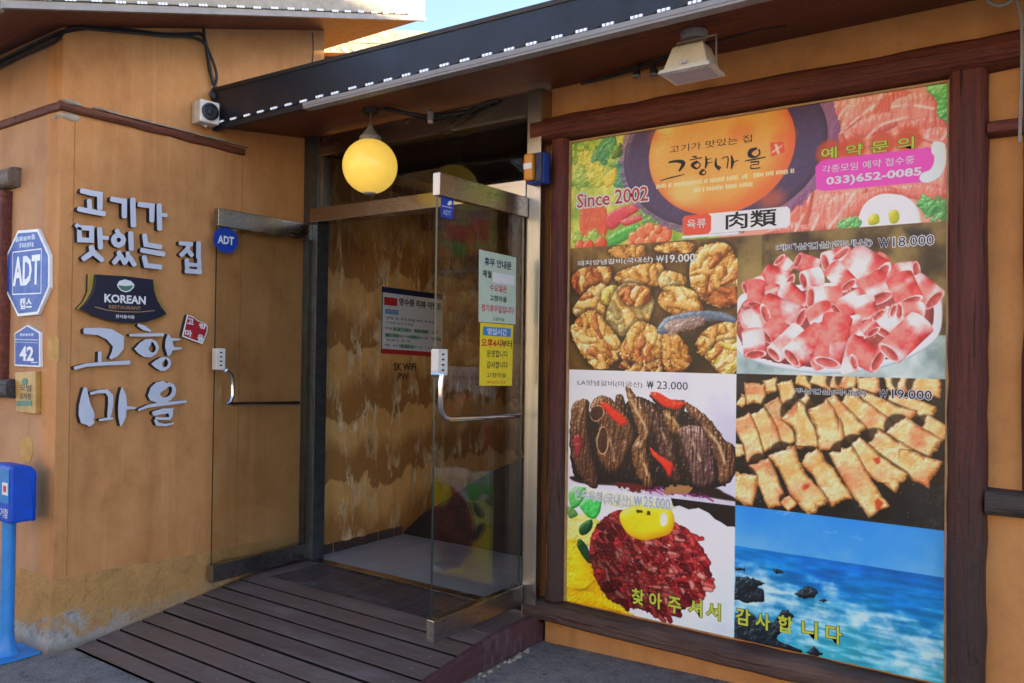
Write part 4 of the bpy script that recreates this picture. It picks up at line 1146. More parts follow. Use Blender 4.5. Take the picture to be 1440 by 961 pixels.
# ================================================================ NOTICES AND STICKERS
fdl = frX(-4.116)
fdr = frX(-2.396)
S = thing('door_sticker', (-4.115, 2.9, 2.22), 'round blue ADT sticker on the glass of the left door', 'sticker')
cc_ = [(2.886,2.1651),(2.8845,2.2405),(2.9716,2.1753)]
ry = abs(cc_[1][1]-cc_[0][1]); rx_ = abs(cc_[2][0]-cc_[0][0])
cir = [(cc_[0][0]+rx_*math.cos(a*math.pi/16), cc_[0][1]+ry*math.sin(a*math.pi/16)) for a in range(32)]
MB().prism(cir, fdl, .0006, .0014).build('disc', 'blue', S)
text('lettering', 'ADT', (cc_[0][0]-rx_*.62, cc_[0][1]-ry*.3, cc_[0][0]+rx_*.62, cc_[0][1]+ry*.3), fdl, .0018, 'print_white', S, .03)

S = thing('door_sticker', (-2.395, 2.84, 2.2), 'blue rectangular alarm sticker at the top corner of the right door', 'sticker')
q = bbox([(2.8101,2.2399),(2.9002,2.1447)])
MB().prism([(q[0], q[1]), (q[2], q[1]), (q[2], q[3]), (q[0], q[3])], fdr, .0006, .0014).build('print', 'blue', S)
w_ = q[2]-q[0]; h_ = q[3]-q[1]
MB().prism([(q[0]+w_*.1, q[1]+h_*.53), (q[2]-w_*.1, q[1]+h_*.53), (q[2]-w_*.1, q[1]+h_*.56), (q[0]+w_*.1, q[1]+h_*.56)], fdr, .0016, .0018).build('rule', 'print_white', S)
MB().prism([(q[0]+w_*.5, q[1]+h_*.66), (q[0]+w_*.7, q[1]+h_*.64), (q[0]+w_*.9, q[1]+h_*.78), (q[0]+w_*.8, q[1]+h_*.9), (q[0]+w_*.62, q[1]+h_*.84)], fdr, .0016, .0018).build('emblem', 'print_white', S)
text('lettering', 'ADT', (q[0]+w_*.2, q[1]+h_*.15, q[0]+w_*.8, q[1]+h_*.38), fdr, .0018, 'print_grey', S, .02)

def paper(name, label, cat, corners, mat, lines, fr, d=.0008, loc=None):
    """flat sheet; lines = (text, x0, x1, y0, y1 as fractions from the top left, material, bold)"""
    c = corners
    loc = loc or fr(c[0][0], c[0][1], 0)
    t = thing(name, loc, label, cat)
    MB().prism(c, fr, d, d+.001).build('sheet', mat, t)
    def at(a, b):
        u = (c[0][0]*(1-a)+c[1][0]*a)*(1-b)+(c[3][0]*(1-a)+c[2][0]*a)*b
        v = (c[0][1]*(1-a)+c[1][1]*a)*(1-b)+(c[3][1]*(1-a)+c[2][1]*a)*b
        return u, v
    for ln in lines:
        body, x0, x1, y0, y1, m = ln[:6]
        bold = ln[6] if len(ln) > 6 else .02
        p0, p1, p2 = at(x0, y1), at(x1, y1), at(x0, y0)
        if body is None:
            MB().prism([at(x0, y0), at(x1, y0), at(x1, y1), at(x0, y1)], fr, d+.0011, d+.0016).build('print_block', m, t)
        else:
            slanted('lettering', body, p0, p1, p2[1]-p0[1], fr, d+.002, m, t, bold)
    return t
paper('notice', 'pale green notice with red and black lettering on the right door', 'notice',
      [(3.1006,2.0269),(3.4175,2.0194),(3.4193,1.6715),(3.1056,1.6736)], 'paper_green',
      [('휴무 안내문', .14, .86, .09, .20, 'print_navy', .03), ('매월', .1, .32, .27, .37, 'print_black', .02), (None, .36, .95, .28, .42, 'print_white'),
       ('수요일은', .28, .74, .45, .55, 'print_pink', .02), ('고향마을', .28, .74, .61, .69, 'print_black', .02),
       ('정기휴무일입니다', .06, .94, .75, .85, 'print_pink', .02), ('고향마을', .36, .68, .92, .97, 'print_black', .0)], fdr)
paper('notice', 'yellow notice with handwritten opening hours below the green one', 'notice',
      [(3.1188,1.6709),(3.3988,1.6675),(3.394,1.3537),(3.1176,1.3615)], 'paper_yellow',
      [(None, .08, .92, .06, .2, 'paper_blue'), ('영업시간', .2, .8, .08, .18, 'print_white', .02), ('오후4시', .04, .62, .25, .38, 'print_red', .03), ('부터', .64, .96, .26, .38, 'print_black', .02),
       ('운영합니다', .2, .84, .43, .54, 'print_black', .01), ('감사합니다', .2, .84, .61, .72, 'print_black', .01), ('고향마을', .2, .8, .79, .87, 'print_black', .0), ('예약문의 환영', .22, .78, .92, .97, 'print_red', 0)], fdr)
fin = frX(-4.15)
t = paper('notice', 'white framed information notice with green highlighted lines on the inner wall', 'notice',
      [(4.2194,1.9903),(4.903,1.9748),(4.9136,1.4758),(4.2185,1.5037)], 'print_white',
      [(None, 0, 1, 0, .085, 'print_navy'), (None, 0, 1, .93, 1, 'print_red'), (None, 0, .02, .085, .93, 'print_green'),
       (None, .04, .24, .15, .27, 'print_red'), ('영수증 리뷰 이벤트', .27, .98, .14, .25, 'print_black', .03), (None, .06, .26, .33, .40, 'paper_blue'), ('참여방법', .08, .24, .34, .39, 'print_white', 0),
       ('방문 후 영수증을 찍어 주세요', .08, .86, .44, .48, 'print_navy', .01), ('리뷰를 남겨 주세요', .08, .5, .51, .55, 'print_navy', .0),
       (None, .18, .44, .59, .65, 'print_teal'), (None, .52, .76, .59, .65, 'print_teal'), ('하나 사진과 글', .05, .92, .60, .64, 'print_black', .01),
       (None, .06, .28, .69, .75, 'print_teal'), (None, .45, .6, .69, .75, 'print_teal'), (None, .84, .98, .69, .75, 'print_teal'), ('둘 직원에게 보여 주기', .06, .96, .70, .74, 'print_black', .01),
       ('음료수 한 병', .08, .45, .77, .81, 'print_navy', 0), (None, .3, .5, .84, .90, 'print_teal'), ('셋 선물을 받아 가세요', .05, .96, .85, .89, 'print_black', 0)], fin)
S = thing('wall_writing', (-4.149, 4.5, 1.4), 'dark hand-stencilled WiFi lettering on the inner wall below the notice', 'lettering')
q = [(4.3593,1.3762),(4.6013,1.375),(4.4078,1.3098),(4.5179,1.3074),(4.3287,1.2438),(4.64,1.2389),(4.3582,1.4293),(4.4068,1.3568),(4.328,1.2763)]
slanted('lettering', 'SK WiFi', q[0], q[1], q[6][1]-q[0][1], fin, .001, 'ink_faded', S, .03)
slanted('lettering', 'PW', q[2], q[3], q[7][1]-q[2][1], fin, .001, 'ink_faded', S, .02)

# ================================================================ MENU POSTER (flat print drawn with code, millimetres on the sheet)
PWID, PHEI, RES = 1732, 2373, 2.0
CW, CH = int(PWID/RES), int(PHEI/RES)
CV = np.ones((CH, CW, 3), np.float32)*.86
rg = np.random.RandomState(4)

def hexc(h):
    h = h.lstrip('#')
    return np.array([int(h[i:i+2], 16)/255 for i in (0, 2, 4)], np.float32)
def vnoise(h, w, cell, seed):
    r = np.random.RandomState(seed)
    gh, gw = int(h/cell)+3, int(w/cell)+3
    g = r.rand(gh, gw).astype(np.float32)
    y = np.arange(h)/cell; x = np.arange(w)/cell
    yi = y.astype(int); xi = x.astype(int)
    fy = (y-yi)[:, None]; fx = (x-xi)[None]
    fy = fy*fy*(3-2*fy); fx = fx*fx*(3-2*fx)
    a = g[yi][:, xi]; b = g[yi][:, xi+1]; c = g[yi+1][:, xi]; d = g[yi+1][:, xi+1]
    return (a*(1-fx)+b*fx)*(1-fy)+(c*(1-fx)+d*fx)*fy
def fbm(cell, seed, octv=4):
    o = 0; amp = 1; tot = 0
    for i in range(octv):
        o = o+vnoise(CH, CW, max(cell/2**i, 1.2), seed+i)*amp
        tot += amp; amp *= .55
    o = o/tot
    return np.clip((o-.5)*1.9+.5, 0, 1).astype(np.float32)
NF = fbm(6, 1, 3)       # fine
NM = fbm(16, 11, 4)     # middle
NL = fbm(60, 21, 5)     # large
def aniso(cx, cy, seed):
    a = vnoise(CH, int(CW*cy/cx)+2, cy, seed)
    b = vnoise(CH, int(CW*cy/cx)+2, cy/2, seed+1)
    a = a*.65+b*.35
    xi = np.clip((np.arange(CW)*(a.shape[1]-1)/CW), 0, a.shape[1]-2)
    i0 = xi.astype(int); f = (xi-i0)[None]
    o = a[:, i0]*(1-f)+a[:, i0+1]*f
    return np.clip((o-.5)*1.7+.5, 0, 1).astype(np.float32)
NV = aniso(4.5, 26, 31)    # upright fibres
NH = aniso(44, 9, 41)      # level streaks
YY, XX = np.mgrid[0:CH, 0:CW].astype(np.float32)

def spline(p, closed=True, k=6):
    p = np.array(p, np.float32)
    n = len(p)
    out = []
    for i in range(n if closed else n-1):
        if closed:
            a, b, c, d = p[i-1], p[i], p[(i+1) % n], p[(i+2) % n]
        else:
            a, b, c, d = p[max(i-1, 0)], p[i], p[i+1], p[min(i+2, n-1)]
        for j in range(k):
            t = j/k
            out.append(.5*((2*b)+(c-a)*t+(2*a-5*b+4*c-d)*t*t+(3*b-a-3*c+d)*t**3))
    if not closed:
        out.append(p[-1])
    return np.array(out)
CLIP = [0, 0, CW, CH]
def setclip(x0, y0, x1, y1):
    CLIP[:] = [max(0, int(round(x0/RES))), max(0, int(round(y0/RES))), min(CW, int(round(x1/RES))), min(CH, int(round(y1/RES)))]
def window(p, pad):
    x0 = max(CLIP[0], int(p[:, 0].min()-pad)); x1 = min(CLIP[2], int(p[:, 0].max()+pad)+1)
    y0 = max(CLIP[1], int(p[:, 1].min()-pad)); y1 = min(CLIP[3], int(p[:, 1].max()+pad)+1)
    return (slice(y0, y1), slice(x0, x1)) if x1 > x0 and y1 > y0 else None
def poly_sd(p, w, jag=0.):
    """inside mask and distance to the outline, in canvas pixels"""
    X, Y = XX[w], YY[w]
    if jag:
        X = X+(NM[w]-.5)*jag; Y = Y+(NF[w]-.5)*jag
    ins = np.zeros(X.shape, bool)
    d2 = np.full(X.shape, 1e9, np.float32)
    n = len(p)
    for i in range(n):
        (ax, ay), (bx, by) = p[i], p[(i+1) % n]
        if ay != by:
            c = ((ay > Y) != (by > Y)) & (X < (bx-ax)*(Y-ay)/(by-ay)+ax)
            ins ^= c
        ex, ey = bx-ax, by-ay
        L = ex*ex+ey*ey+1e-9
        t = np.clip(((X-ax)*ex+(Y-ay)*ey)/L, 0, 1)
        d2 = np.minimum(d2, (X-ax-t*ex)**2+(Y-ay-t*ey)**2)
    d = np.sqrt(d2)
    return np.where(ins, d, -d)
def put(w, mask, col):
    CV[w] = CV[w]*(1-mask[..., None])+col*mask[..., None]
def lerp3(t, a, b, c):
    t = np.clip(t, 0, 1)[..., None]
    return np.where(t < .5, a+(b-a)*t*2, b+(c-b)*(t*2-1))
def mm(pts):
    return np.array(pts, np.float32)/RES
def fill(pts, col, curve=False, soft=1., alpha=1., jag=0.):
    p = mm(pts)
    if curve: p = spline(p)
    w = window(p, 4+jag)
    if w is None: return
    sd = poly_sd(p, w, jag)
    put(w, np.clip(sd/soft+.5, 0, 1)*alpha, hexc(col))
def relief(h, gain=1.):
    gy, gx = np.gradient(h) if min(h.shape) > 1 else (h*0, h*0)
    n = 1/np.sqrt(1+(gx*gain)**2+(gy*gain)**2)
    dif = (gx*gain*.52+gy*gain*.62+.62)*n           # light from the upper left
    sp = np.clip((gx*gain*.36+gy*gain*.46+.82)*n, 0, 1)**22
    return np.clip(dif, 0, 1.1), sp
def blob(pts, dark, mid, light, edge=10., nz=.8, dirx=-.4, diry=-.6, jag=3., curve=True, fine=.5, bias=0., alpha=1., spec=.25, fib=0.):
    """one printed piece of food: outline with a rounded, lumpy, softly lit body"""
    p = mm(pts)
    if curve: p = spline(p)
    w = window(p, 4+jag)
    if w is None: return
    sd = poly_sd(p, w, jag*.8)
    c = p.mean(0); ext = max(np.ptp(p[:, 0]), np.ptp(p[:, 1]))/2
    g = ((XX[w]-c[0])*dirx+(YY[w]-c[1])*diry)/ext
    q = np.clip(sd/edge, 0, 1)
    base = (1-(1-q)**2)**.5
    nn = NM[w]*(1-fib)+NV[w]*fib
    h = base*edge*.75+(nn-.5)*nz*5.5+(NF[w]-.5)*nz*fine*1.6
    dif, sp = relief(h, .95)
    t = -.05+.62*dif+.16*base+.12*g+(NL[w]-.5)*.25*nz+(nn-.5)*nz*.22+bias
    col = lerp3(t, hexc(dark), hexc(mid), hexc(light))
    col = col+(sp*spec)[..., None]*np.array([1, .96, .88], np.float32)
    put(w, np.clip(sd+.5, 0, 1)*alpha, np.clip(col, 0, 1))
def strip_sv(path, w2, k=7):
    p = spline(mm(path), False, k)
    w = window(p, w2+3)
    if w is None: return None
    X, Y = XX[w], YY[w]
    best = np.full(X.shape, 1e9, np.float32); S = np.zeros_like(best); V = np.zeros_like(best)
    seg = np.sqrt((np.diff(p, axis=0)**2).sum(1)); cum = np.concatenate([[0], np.cumsum(seg)])
    for i in range(len(p)-1):
        ax, ay = p[i]; ex, ey = p[i+1]-p[i]
        L = ex*ex+ey*ey+1e-9
        t = np.clip(((X-ax)*ex+(Y-ay)*ey)/L, 0, 1)
        d = np.hypot(X-ax-t*ex, Y-ay-t*ey)
        m = d < best
        best = np.where(m, d, best)
        S = np.where(m, cum[i]+t*seg[i], S)
        V = np.where(m, np.sign((X-ax)*ey-(Y-ay)*ex)*d, V)
    return w, S, V/w2, cum[-1], best
def belly(path, width, seed):
    """a grilled strip: cream fat, pink lean, browned rim and red spots"""
    r = strip_sv(path, width/2/RES)
    if r is None: return
    w, S, V, L, d = r
    n = np.roll(NM, (seed*37, seed*53), (0, 1))[w]; n2 = np.roll(NL, (seed*71, seed*29), (0, 1))[w]
    R0 = width/2/RES
    p = spline(mm(path), False, 7)
    X, Y = XX[w], YY[w]
    ov = np.full(X.shape, -1e3, np.float32); lat = np.abs(V)*R0
    for e0, e1 in ((p[0], p[1]), (p[-1], p[-2])):
        t0 = (e0-e1)/(np.linalg.norm(e0-e1)+1e-6)
        al = (X-e0[0])*t0[0]+(Y-e0[1])*t0[1]
        la = np.abs((X-e0[0])*t0[1]-(Y-e0[1])*t0[0])
        lat = np.where((al > 0) & (al < R0*1.5) & (d > al-.01), la, lat)
        ov = np.maximum(ov, np.where(np.hypot(X-e0[0], Y-e0[1]) < R0*1.9, al, -1e3))
    r2 = R0*(1+(n2-.5)*.35+(n-.5)*.10)
    ed = np.minimum(r2-lat, R0*.30+(n-.5)*R0*.3-ov)
    ed = np.where(d < R0*1.5, ed, -9)
    a = np.clip(ed+.5, 0, 1)
    q = np.clip(ed/(R0*.42), 0, 1)
    base = (1-(1-q)**2)**.5
    dif, sp = relief(base*R0*.34+(n2-.5)*4+(n-.5)*1.5, .9)
    t = .10+.62*dif+.24*base+(n-.5)*.22+(n2-.5)*.35
    c = lerp3(t, hexc('#7c4a22'), hexc('#dcaa66'), hexc('#fff0c4'))
    lean = np.clip((np.sin(S/L*6+seed*1.7)+(n2-.5)*2.2-.3)*.9, 0, 1)
    c = c*(1-lean[..., None]*.55)+c*hexc('#e08a78')*(lean*.62)[..., None]
    brown = np.clip((n2*.75+n*.35-.70)*3.2, 0, 1)*np.clip(1.3-q*.5, 0, 1)
    c = c*(1-brown[..., None]*.6)+hexc('#8c4418')*(brown*.6)[..., None]
    edgeb = np.clip(1-q*1.5, 0, 1)
    c = c*(1-.45*edgeb[..., None])+hexc('#4a2810')*(.45*edgeb)[..., None]
    c = c+(sp*.22)[..., None]
    put(w, a, np.clip(c, 0, 1))
def roll(p0, p1, width, white, seed):
    """one curl of thin sliced meat, open end at p1"""
    w2 = width/2/RES
    r = strip_sv([p0, p1], w2)
    if r is None: return
    w, S, V, L, d = r
    n = np.roll(NM, (seed*41, seed*59), (0, 1))[w]; n2 = np.roll(NL, (seed*31, seed*17), (0, 1))[w]
    a0, b0 = np.array(p0)/RES, np.array(p1)/RES
    ax = (b0-a0)/max(np.linalg.norm(b0-a0), 1e-6)
    s = (XX[w]-a0[0])*ax[0]+(YY[w]-a0[1])*ax[1]
    v = ((XX[w]-a0[0])*ax[1]-(YY[w]-a0[1])*ax[0])/w2
    end = L+np.sqrt(np.clip(1-v*v, 0, 1))*w2*.38
    st = -np.sqrt(np.clip(1-v*v, 0, 1))*w2*.38
    a = np.clip((1-np.abs(v))*w2+.5, 0, 1)*np.clip(end-s+.5, 0, 1)*np.clip(s-st+.5, 0, 1)
    fat = np.clip((np.sin(s/L*5.0+seed*2.1+v*.6)+(n2-.5)*1.5+(n-.5)*.25+white)*.95+.42, 0, 1)
    sh = np.sqrt(np.clip(1-(v+.3)**2/1.75, 0, 1))**1.5
    meat = lerp3(.1+.85*sh+(n-.5)*.5, hexc('#86181e'), hexc('#cc4246'), hexc('#f08c82'))
    fatc = lerp3(.15+.8*sh+(n-.5)*.3, hexc('#b4888a'), hexc('#e4c4c0'), hexc('#f4e4dc'))
    put(w, a, meat*(1-fat[..., None])+fatc*fat[..., None])
    # open end
    e = ((s-L)/(w2*.38))**2+v**2
    m = np.clip((1-e)*w2*.45, 0, 1)
    inner = np.clip((.62-e)*w2*.35, 0, 1)
    rim = lerp3(.6+(n-.5), hexc('#c47076'), hexc('#eab0ac'), hexc('#fbe2dc'))
    dk = lerp3(.5+(s-L)/(w2*.8)+(n-.5)*.6, hexc('#8a2c2e'), hexc('#bc5250'), hexc('#dc8a82'))
    put(w, m, rim*(1-inner[..., None])+dk*inner[..., None])
def rect(x0, y0, x1, y1, col):
    fill([(x0, y0), (x1, y0), (x1, y1), (x0, y1)], col)
def ell(cx, cy, rx, ry, n=28, rot=0.):
    c, s = math.cos(rot), math.sin(rot)
    return [(cx+rx*math.cos(a)*c-ry*math.sin(a)*s, cy+rx*math.cos(a)*s+ry*math.sin(a)*c) for a in (2*math.pi*i/n for i in range(n))]
def grad(x0, y0, x1, y1, fn):
    setclip(x0, y0, x1, y1)
    w = (slice(CLIP[1], CLIP[3]), slice(CLIP[0], CLIP[2]))
    t = (YY[w]-CLIP[1])/max(1, CLIP[3]-CLIP[1]); u = (XX[w]-CLIP[0])/max(1, CLIP[2]-CLIP[0])
    CV[w] = fn(u, t, w)

def flakes(q, n, ang, spread, length, width, pal, seed, curl=.25, alpha=1.):
    """layered folds of meat inside an outline: short curved strips, each lit and dark rimmed"""
    r0 = np.random.RandomState(seed)
    p = spline(mm(q)); w0 = window(p, 2)
    if w0 is None: return
    sd0 = poly_sd(p, w0)
    x0, x1, y0, y1 = w0[1].start, w0[1].stop, w0[0].start, w0[0].stop
    k = 0; tries = 0
    while k < n and tries < n*8:
        tries += 1
        x, y = r0.uniform(x0, x1), r0.uniform(y0, y1)
        if sd0[min(int(y)-y0, sd0.shape[0]-1), min(int(x)-x0, sd0.shape[1]-1)] < 1.5: continue
        k += 1
        a = ang+r0.uniform(-spread, spread); L = r0.uniform(.5, 1)*length; wd = r0.uniform(.55, 1)*width
        b = a+r0.uniform(-curl, curl)*3
        pth = [(x*RES-math.cos(a)*L/2, y*RES-math.sin(a)*L/2), (x*RES, y*RES), (x*RES+math.cos(b)*L/2, y*RES+math.sin(b)*L/2)]
        r = strip_sv(pth, wd/2/RES, 4)
        if r is None: continue
        w, S, V, LL, d = r
        R0 = wd/2/RES
        sh = np.roll(NM, (int(r0.rand()*300), int(r0.rand()*300)), (0, 1))[w]
        rr = R0*(.75+.5*sh)*(1-.35*(S/LL))
        e = rr-d
        inside = poly_sd(p, w) if False else None
        gy0, gx0 = w[0].start-y0, w[1].start-x0
        m = np.zeros(d.shape, np.float32)
        ya, yb, xa, xb = max(0, gy0), min(sd0.shape[0], gy0+d.shape[0]), max(0, gx0), min(sd0.shape[1], gx0+d.shape[1])
        if yb <= ya or xb <= xa: continue
        m[ya-gy0:yb-gy0, xa-gx0:xb-gx0] = np.clip(sd0[ya:yb, xa:xb]+1.5, 0, 1)
        qd = np.clip(e/(R0*.8), 0, 1)
        base = (1-(1-qd)**2)**.5
        dif, sp = relief(base*R0*.8+(sh-.5)*1.5, .9)
        c0, c1, c2 = pal[int(r0.rand()*len(pal))]
        col = lerp3(-.02+.68*dif+.2*base+(sh-.5)*.4, hexc(c0), hexc(c1), hexc(c2))+(sp*.3)[..., None]
        put(w, np.clip(e+.5, 0, 1)*m*alpha, np.clip(col, 0, 1))

HB = [(11,543),(876,552),(1729,548)]          # lower edge of the heading
SPX = [(882,832),(889,1480),(891,2060)]        # split between the two columns
Q1 = [(7,1181),(882,1169)]
Q2 = [(886,1179),(1720,1170)]
Q3 = [(6,1774),(885,1777)]
Q4 = [(891,1776),(1723,1764)]
hy = (HB[0][1]+HB[1][1]+HB[2][1])/3
sx = SPX[1][0]
ly1 = (Q1[0][1]+Q1[1][1])/2
ry1 = (Q2[0][1]+Q2[1][1])/2
ly2 = (Q3[0][1]+Q3[1][1])/2
ry2 = (Q4[0][1]+Q4[1][1])/2

# ---------------------------------------------------------------- heading
def leafy(u, t, w):
    g = lerp3(NL[w]*.7+NM[w]*.45-.12+.1*(1-t), hexc('#55813a'), hexc('#a9b64e'), hexc('#dfd97c'))
    return g
grad(0, 0, PWID, hy, leafy)
setclip(0, 0, PWID, hy)
for p in [(36,53,0),(100,107,1),(183,82,2),(59,185,3),(143,176,4),(213,50,5),(284,113,6),(332,57,7)]:
    c = [('#4c7a34', '#8aa848', '#c6d070'), ('#7a8a30', '#c0bc48', '#ece48c'), ('#2f6a40', '#4f8c58', '#8ab878')][int(p[2]) % 3]
    blob(ell(p[0], p[1], 75, 55, 9, p[2]), *c, jag=14, nz=1.1)
blob([(254,136),(304,133),(382,169),(393,249),(325,268),(245,242)], '#2c6448', '#4a8c62', '#86b88c', jag=6)
blob([(189,200),(254,154),(255,225),(205,247)], '#a88a28', '#dcc048', '#f2e490', jag=6)
blob([(253,46),(293,43),(284,104),(234,106)], '#35502a', '#5a7a38', '#90a850', jag=6)
# red fruit, peppers, tomatoes
blob([(61,332),(196,345),(208,490),(137,530),(63,479)], '#b8402a', '#e0684a', '#f09a78', jag=5, nz=.5)
for x, y, r in [(85,527,34),(137,503,36),(183,524,30),(42,496,30)]:
    blob(ell(x, y, r, r*1.2, 10), '#5a8236', '#98b454', '#cadc8c', jag=12)
for x, y, r in [(53,538,30),(106,542,34),(178,533,34)]:
    blob(ell(x, y, r, r, 12), '#a03020', '#d8583e', '#f09478', jag=2, nz=.4)
blob([(212,391),(287,358),(394,350),(395,381),(317,418),(248,466),(208,445)], '#a02830', '#d05058', '#ee9090', jag=2, nz=.4)
blob([(288,425),(395,407),(400,434),(318,454)], '#a83038', '#d85a60', '#f0a0a0', jag=2, nz=.3)
blob([(394,346),(451,343),(527,410),(537,462),(434,463),(395,425)], '#44703c', '#7ea060', '#b8cc90', jag=16, nz=1.2)
blob([(214,508),(288,469),(386,450),(386,485),(299,532),(229,550)], '#2f7a34', '#56a44c', '#a0d488', jag=2, nz=.4)
for x, y, r in [(358,518,32),(405,496,36),(443,481,34),(397,547,34),(444,551,34),(472,518,32),(519,513,50),(510,555,36),(338,552,26),(491,485,24)]:
    blob(ell(x, y, r*.9, r, 12), '#b04028', '#e07850', '#f6b088', jag=2, nz=.4)
# raw sliced meat on the right of the bowl
bg_ = [(1145,-3),(1743,-12),(1729,551),(761,564),(960,449),(1147,247)]
fill(bg_, '#d89a86')
setclip(0, 0, PWID, hy)
mt = [[(1287,28),(1344,-1),(1408,-5),(1394,45),(1324,125),(1280,126)], [(1373,12),(1477,0),(1504,19),(1457,78),(1338,135),(1324,125)],
      [(1477,0),(1571,2),(1610,38),(1531,90),(1436,119),(1408,100)], [(1380,111),(1491,76),(1585,98),(1532,149),(1437,171),(1381,156)],
      [(1531,39),(1649,16),(1687,58),(1701,138),(1611,153),(1545,129)], [(1558,131),(1700,124),(1732,193),(1663,211),(1572,184)],
      [(1611,175),(1732,179),(1739,278),(1701,245),(1637,215)], [(1714,275),(1739,264),(1737,433),(1690,428),(1702,358)],
      [(1133,433),(1201,369),(1224,395),(1180,545),(1088,554)], [(1202,501),(1238,404),(1297,387),(1347,407),(1298,532),(1210,555)],
      [(1283,424),(1376,388),(1438,387),(1411,459),(1341,543),(1276,553)], [(1355,438),(1493,385),(1573,416),(1480,443),(1411,496),(1348,513)],
      [(1533,390),(1638,387),(1733,418),(1728,460),(1639,459),(1574,430)], [(1025,526),(1119,494),(1225,549),(1025,550)], [(1244,121),(1324,125),(1353,197),(1274,217),(1244,190)], [(1118,408),(1163,373),(1194,376),(1126,463),(1072,490)]]
for i, q in enumerate(mt):
    blob(q, '#b4564c', ('#d88474', '#dc9080', '#cf7060')[i % 3], '#f4cabc', jag=4, nz=.55, dirx=-.5, diry=-.5, edge=16, fib=.8, spec=.15)
for i, a in enumerate([[(1288,127),(1330,58),(1380,5)], [(1324,140),(1408,78),(1463,42)], [(1437,171),(1491,128),(1585,113)], [(1142,543),(1187,453),(1205,378)], [(1210,555),(1246,474),(1275,400)], [(1284,538),(1341,467),(1383,404)],
          [(1450,62),(1477,22),(1490,2)], [(1353,159),(1409,205),(1572,169),(1663,204)], [(1637,200),(1701,224),(1732,193)], [(1531,61),(1597,64),(1681,93)]]):
    r = strip_sv(a, 4.5)
    if r:
        w, S, V, L, d = r
        put(w, np.clip((4.5-d)/4, 0, 1)*.75*np.clip(NM[w]*1.6, 0, 1), hexc('#f8e2d8'))
blob([(1649,1),(1725,-6),(1740,4),(1741,152),(1700,117),(1687,51)], '#3f8a44', '#66b45e', '#a4dc90', jag=12, nz=1.3)
# bowl
cx, cy = [(790,136)][0]
bl = [(439,89),(303,71),(1176,204),(1244,213),(794,442),(794,500)]
rin = cx-bl[0][0]; rout = cx-bl[1][0]; riny = bl[4][1]-cy; routy = bl[5][1]-cy
blob(ell(cx+14, cy, rout+36, routy+34), '#6a4a78', '#7a5a86', '#a888a8', edge=50, nz=.5, jag=14, alpha=.75)
blob(ell(cx, cy, rout, routy, 40), '#3c2c44', '#4a3a58', '#685a78', edge=16, nz=.25, jag=0, dirx=-.3, diry=.2)
blob(ell(cx, cy, rin, riny, 40), '#d8683a', '#eca050', '#f6c878', edge=60, nz=.18, jag=0, dirx=0, diry=.28, fine=.2)
for x, y, r in [(485,35,60),(899,70,70),(1092,122,60),(635,318,90),(1039,392,70)]:
    p_ = mm(ell(x, y, r*1.2, r, 14)); w = window(p_, 3)
    if w: put(w, np.clip(poly_sd(p_, w)/26, 0, 1)*.5, hexc('#e86a3c') if r < 72 else hexc('#f8d890'))
# white washed caption band inside the bowl, too small to read
for a, b in ([(479,276),(950,299)], [(671,314),(955,319)], [(958,276),(1139,281)]):
    n = int((b[0]-a[0])/9)
    for i in range(n):
        t = i/n
        if rg.rand() < .12: continue
        rect(a[0]+(b[0]-a[0])*t, a[1]-6-5*rg.rand(), a[0]+(b[0]-a[0])*t+6.5, a[1]+9+4*rg.rand(), '#f0d2a4')
# red stamp, magenta telephone panel, egg, parsley
st = bbox([(1031,139),(1096,148),(1088,202),(1031,194)])
fill([(st[0], st[1]), (st[2]-8, st[1]+3), (st[2], st[3]-12), (st[0]+6, st[3])], '#d4503c', soft=2)
fill([(st[0]+18, st[1]+10), (st[0]+30, st[1]+10), (st[2]-22, st[3]-8), (st[2]-34, st[3]-8)], '#f6cfa8', soft=3)
fill([(st[0]+8, st[3]-22), (st[2]-12, st[1]+16), (st[2]-14, st[1]+24), (st[0]+10, st[3]-14)], '#f6cfa8', soft=3)
for x, y, r in [(1285,218,70),(1381,212,66),(1492,209,66),(1592,205,66)]:
    p_ = mm(ell(x, y, r*.95, r*.95, 18)); w = window(p_, 3)
    put(w, np.clip(poly_sd(p_, w)/10, 0, 1)*.85, hexc('#b8482a'))
fill([(1245,251),(1274,244),(1637,247),(1663,243),(1682,257),(1689,371),(1677,384),(1268,380),(1231,369),(1226,272)], '#d64fae', curve=False, soft=2)
p_ = [(1676,238),(1688,225),(1720,237),(1725,262),(1727,312),(1711,360),(1677,384),(1645,384),(1632,365),(1645,345),(1670,337),(1683,313),(1686,285),(1676,270)]
fill(p_, '#d4e2f2', curve=True)
setclip(0, 0, PWID, hy)
fill(ell(*(lambda a: (a[0][0], a[0][1]))([(1524,520)]), 1, 1), '#ffffff')
eg = [(1405,510),(1425,453),(1473,420),(1527,418),(1587,439),(1626,486),(1639,544),(1627,565),(1426,557)]
blob(eg, '#c8d4c8', '#eef2ea', '#ffffff', edge=10, nz=.15, jag=0)
for a in ([(1443,513),(1460,496),(1480,502),(1482,535),(1446,540)], [(1520,509),(1527,488),(1551,490),(1560,516),(1551,539),(1528,539)]):
    blob(a, '#98a030', '#c0b838', '#e0dc6c', nz=.3, jag=0)
blob([(1623,457),(1652,435),(1683,449),(1728,474),(1731,538),(1690,542),(1626,493)], '#3a7a44', '#66ac64', '#b4e0a4', jag=16, nz=1.6)
blob([(1320,533),(1355,506),(1397,498),(1419,534),(1398,551)], '#3a7a44', '#66ac64', '#a4d494', jag=14, nz=1.4)
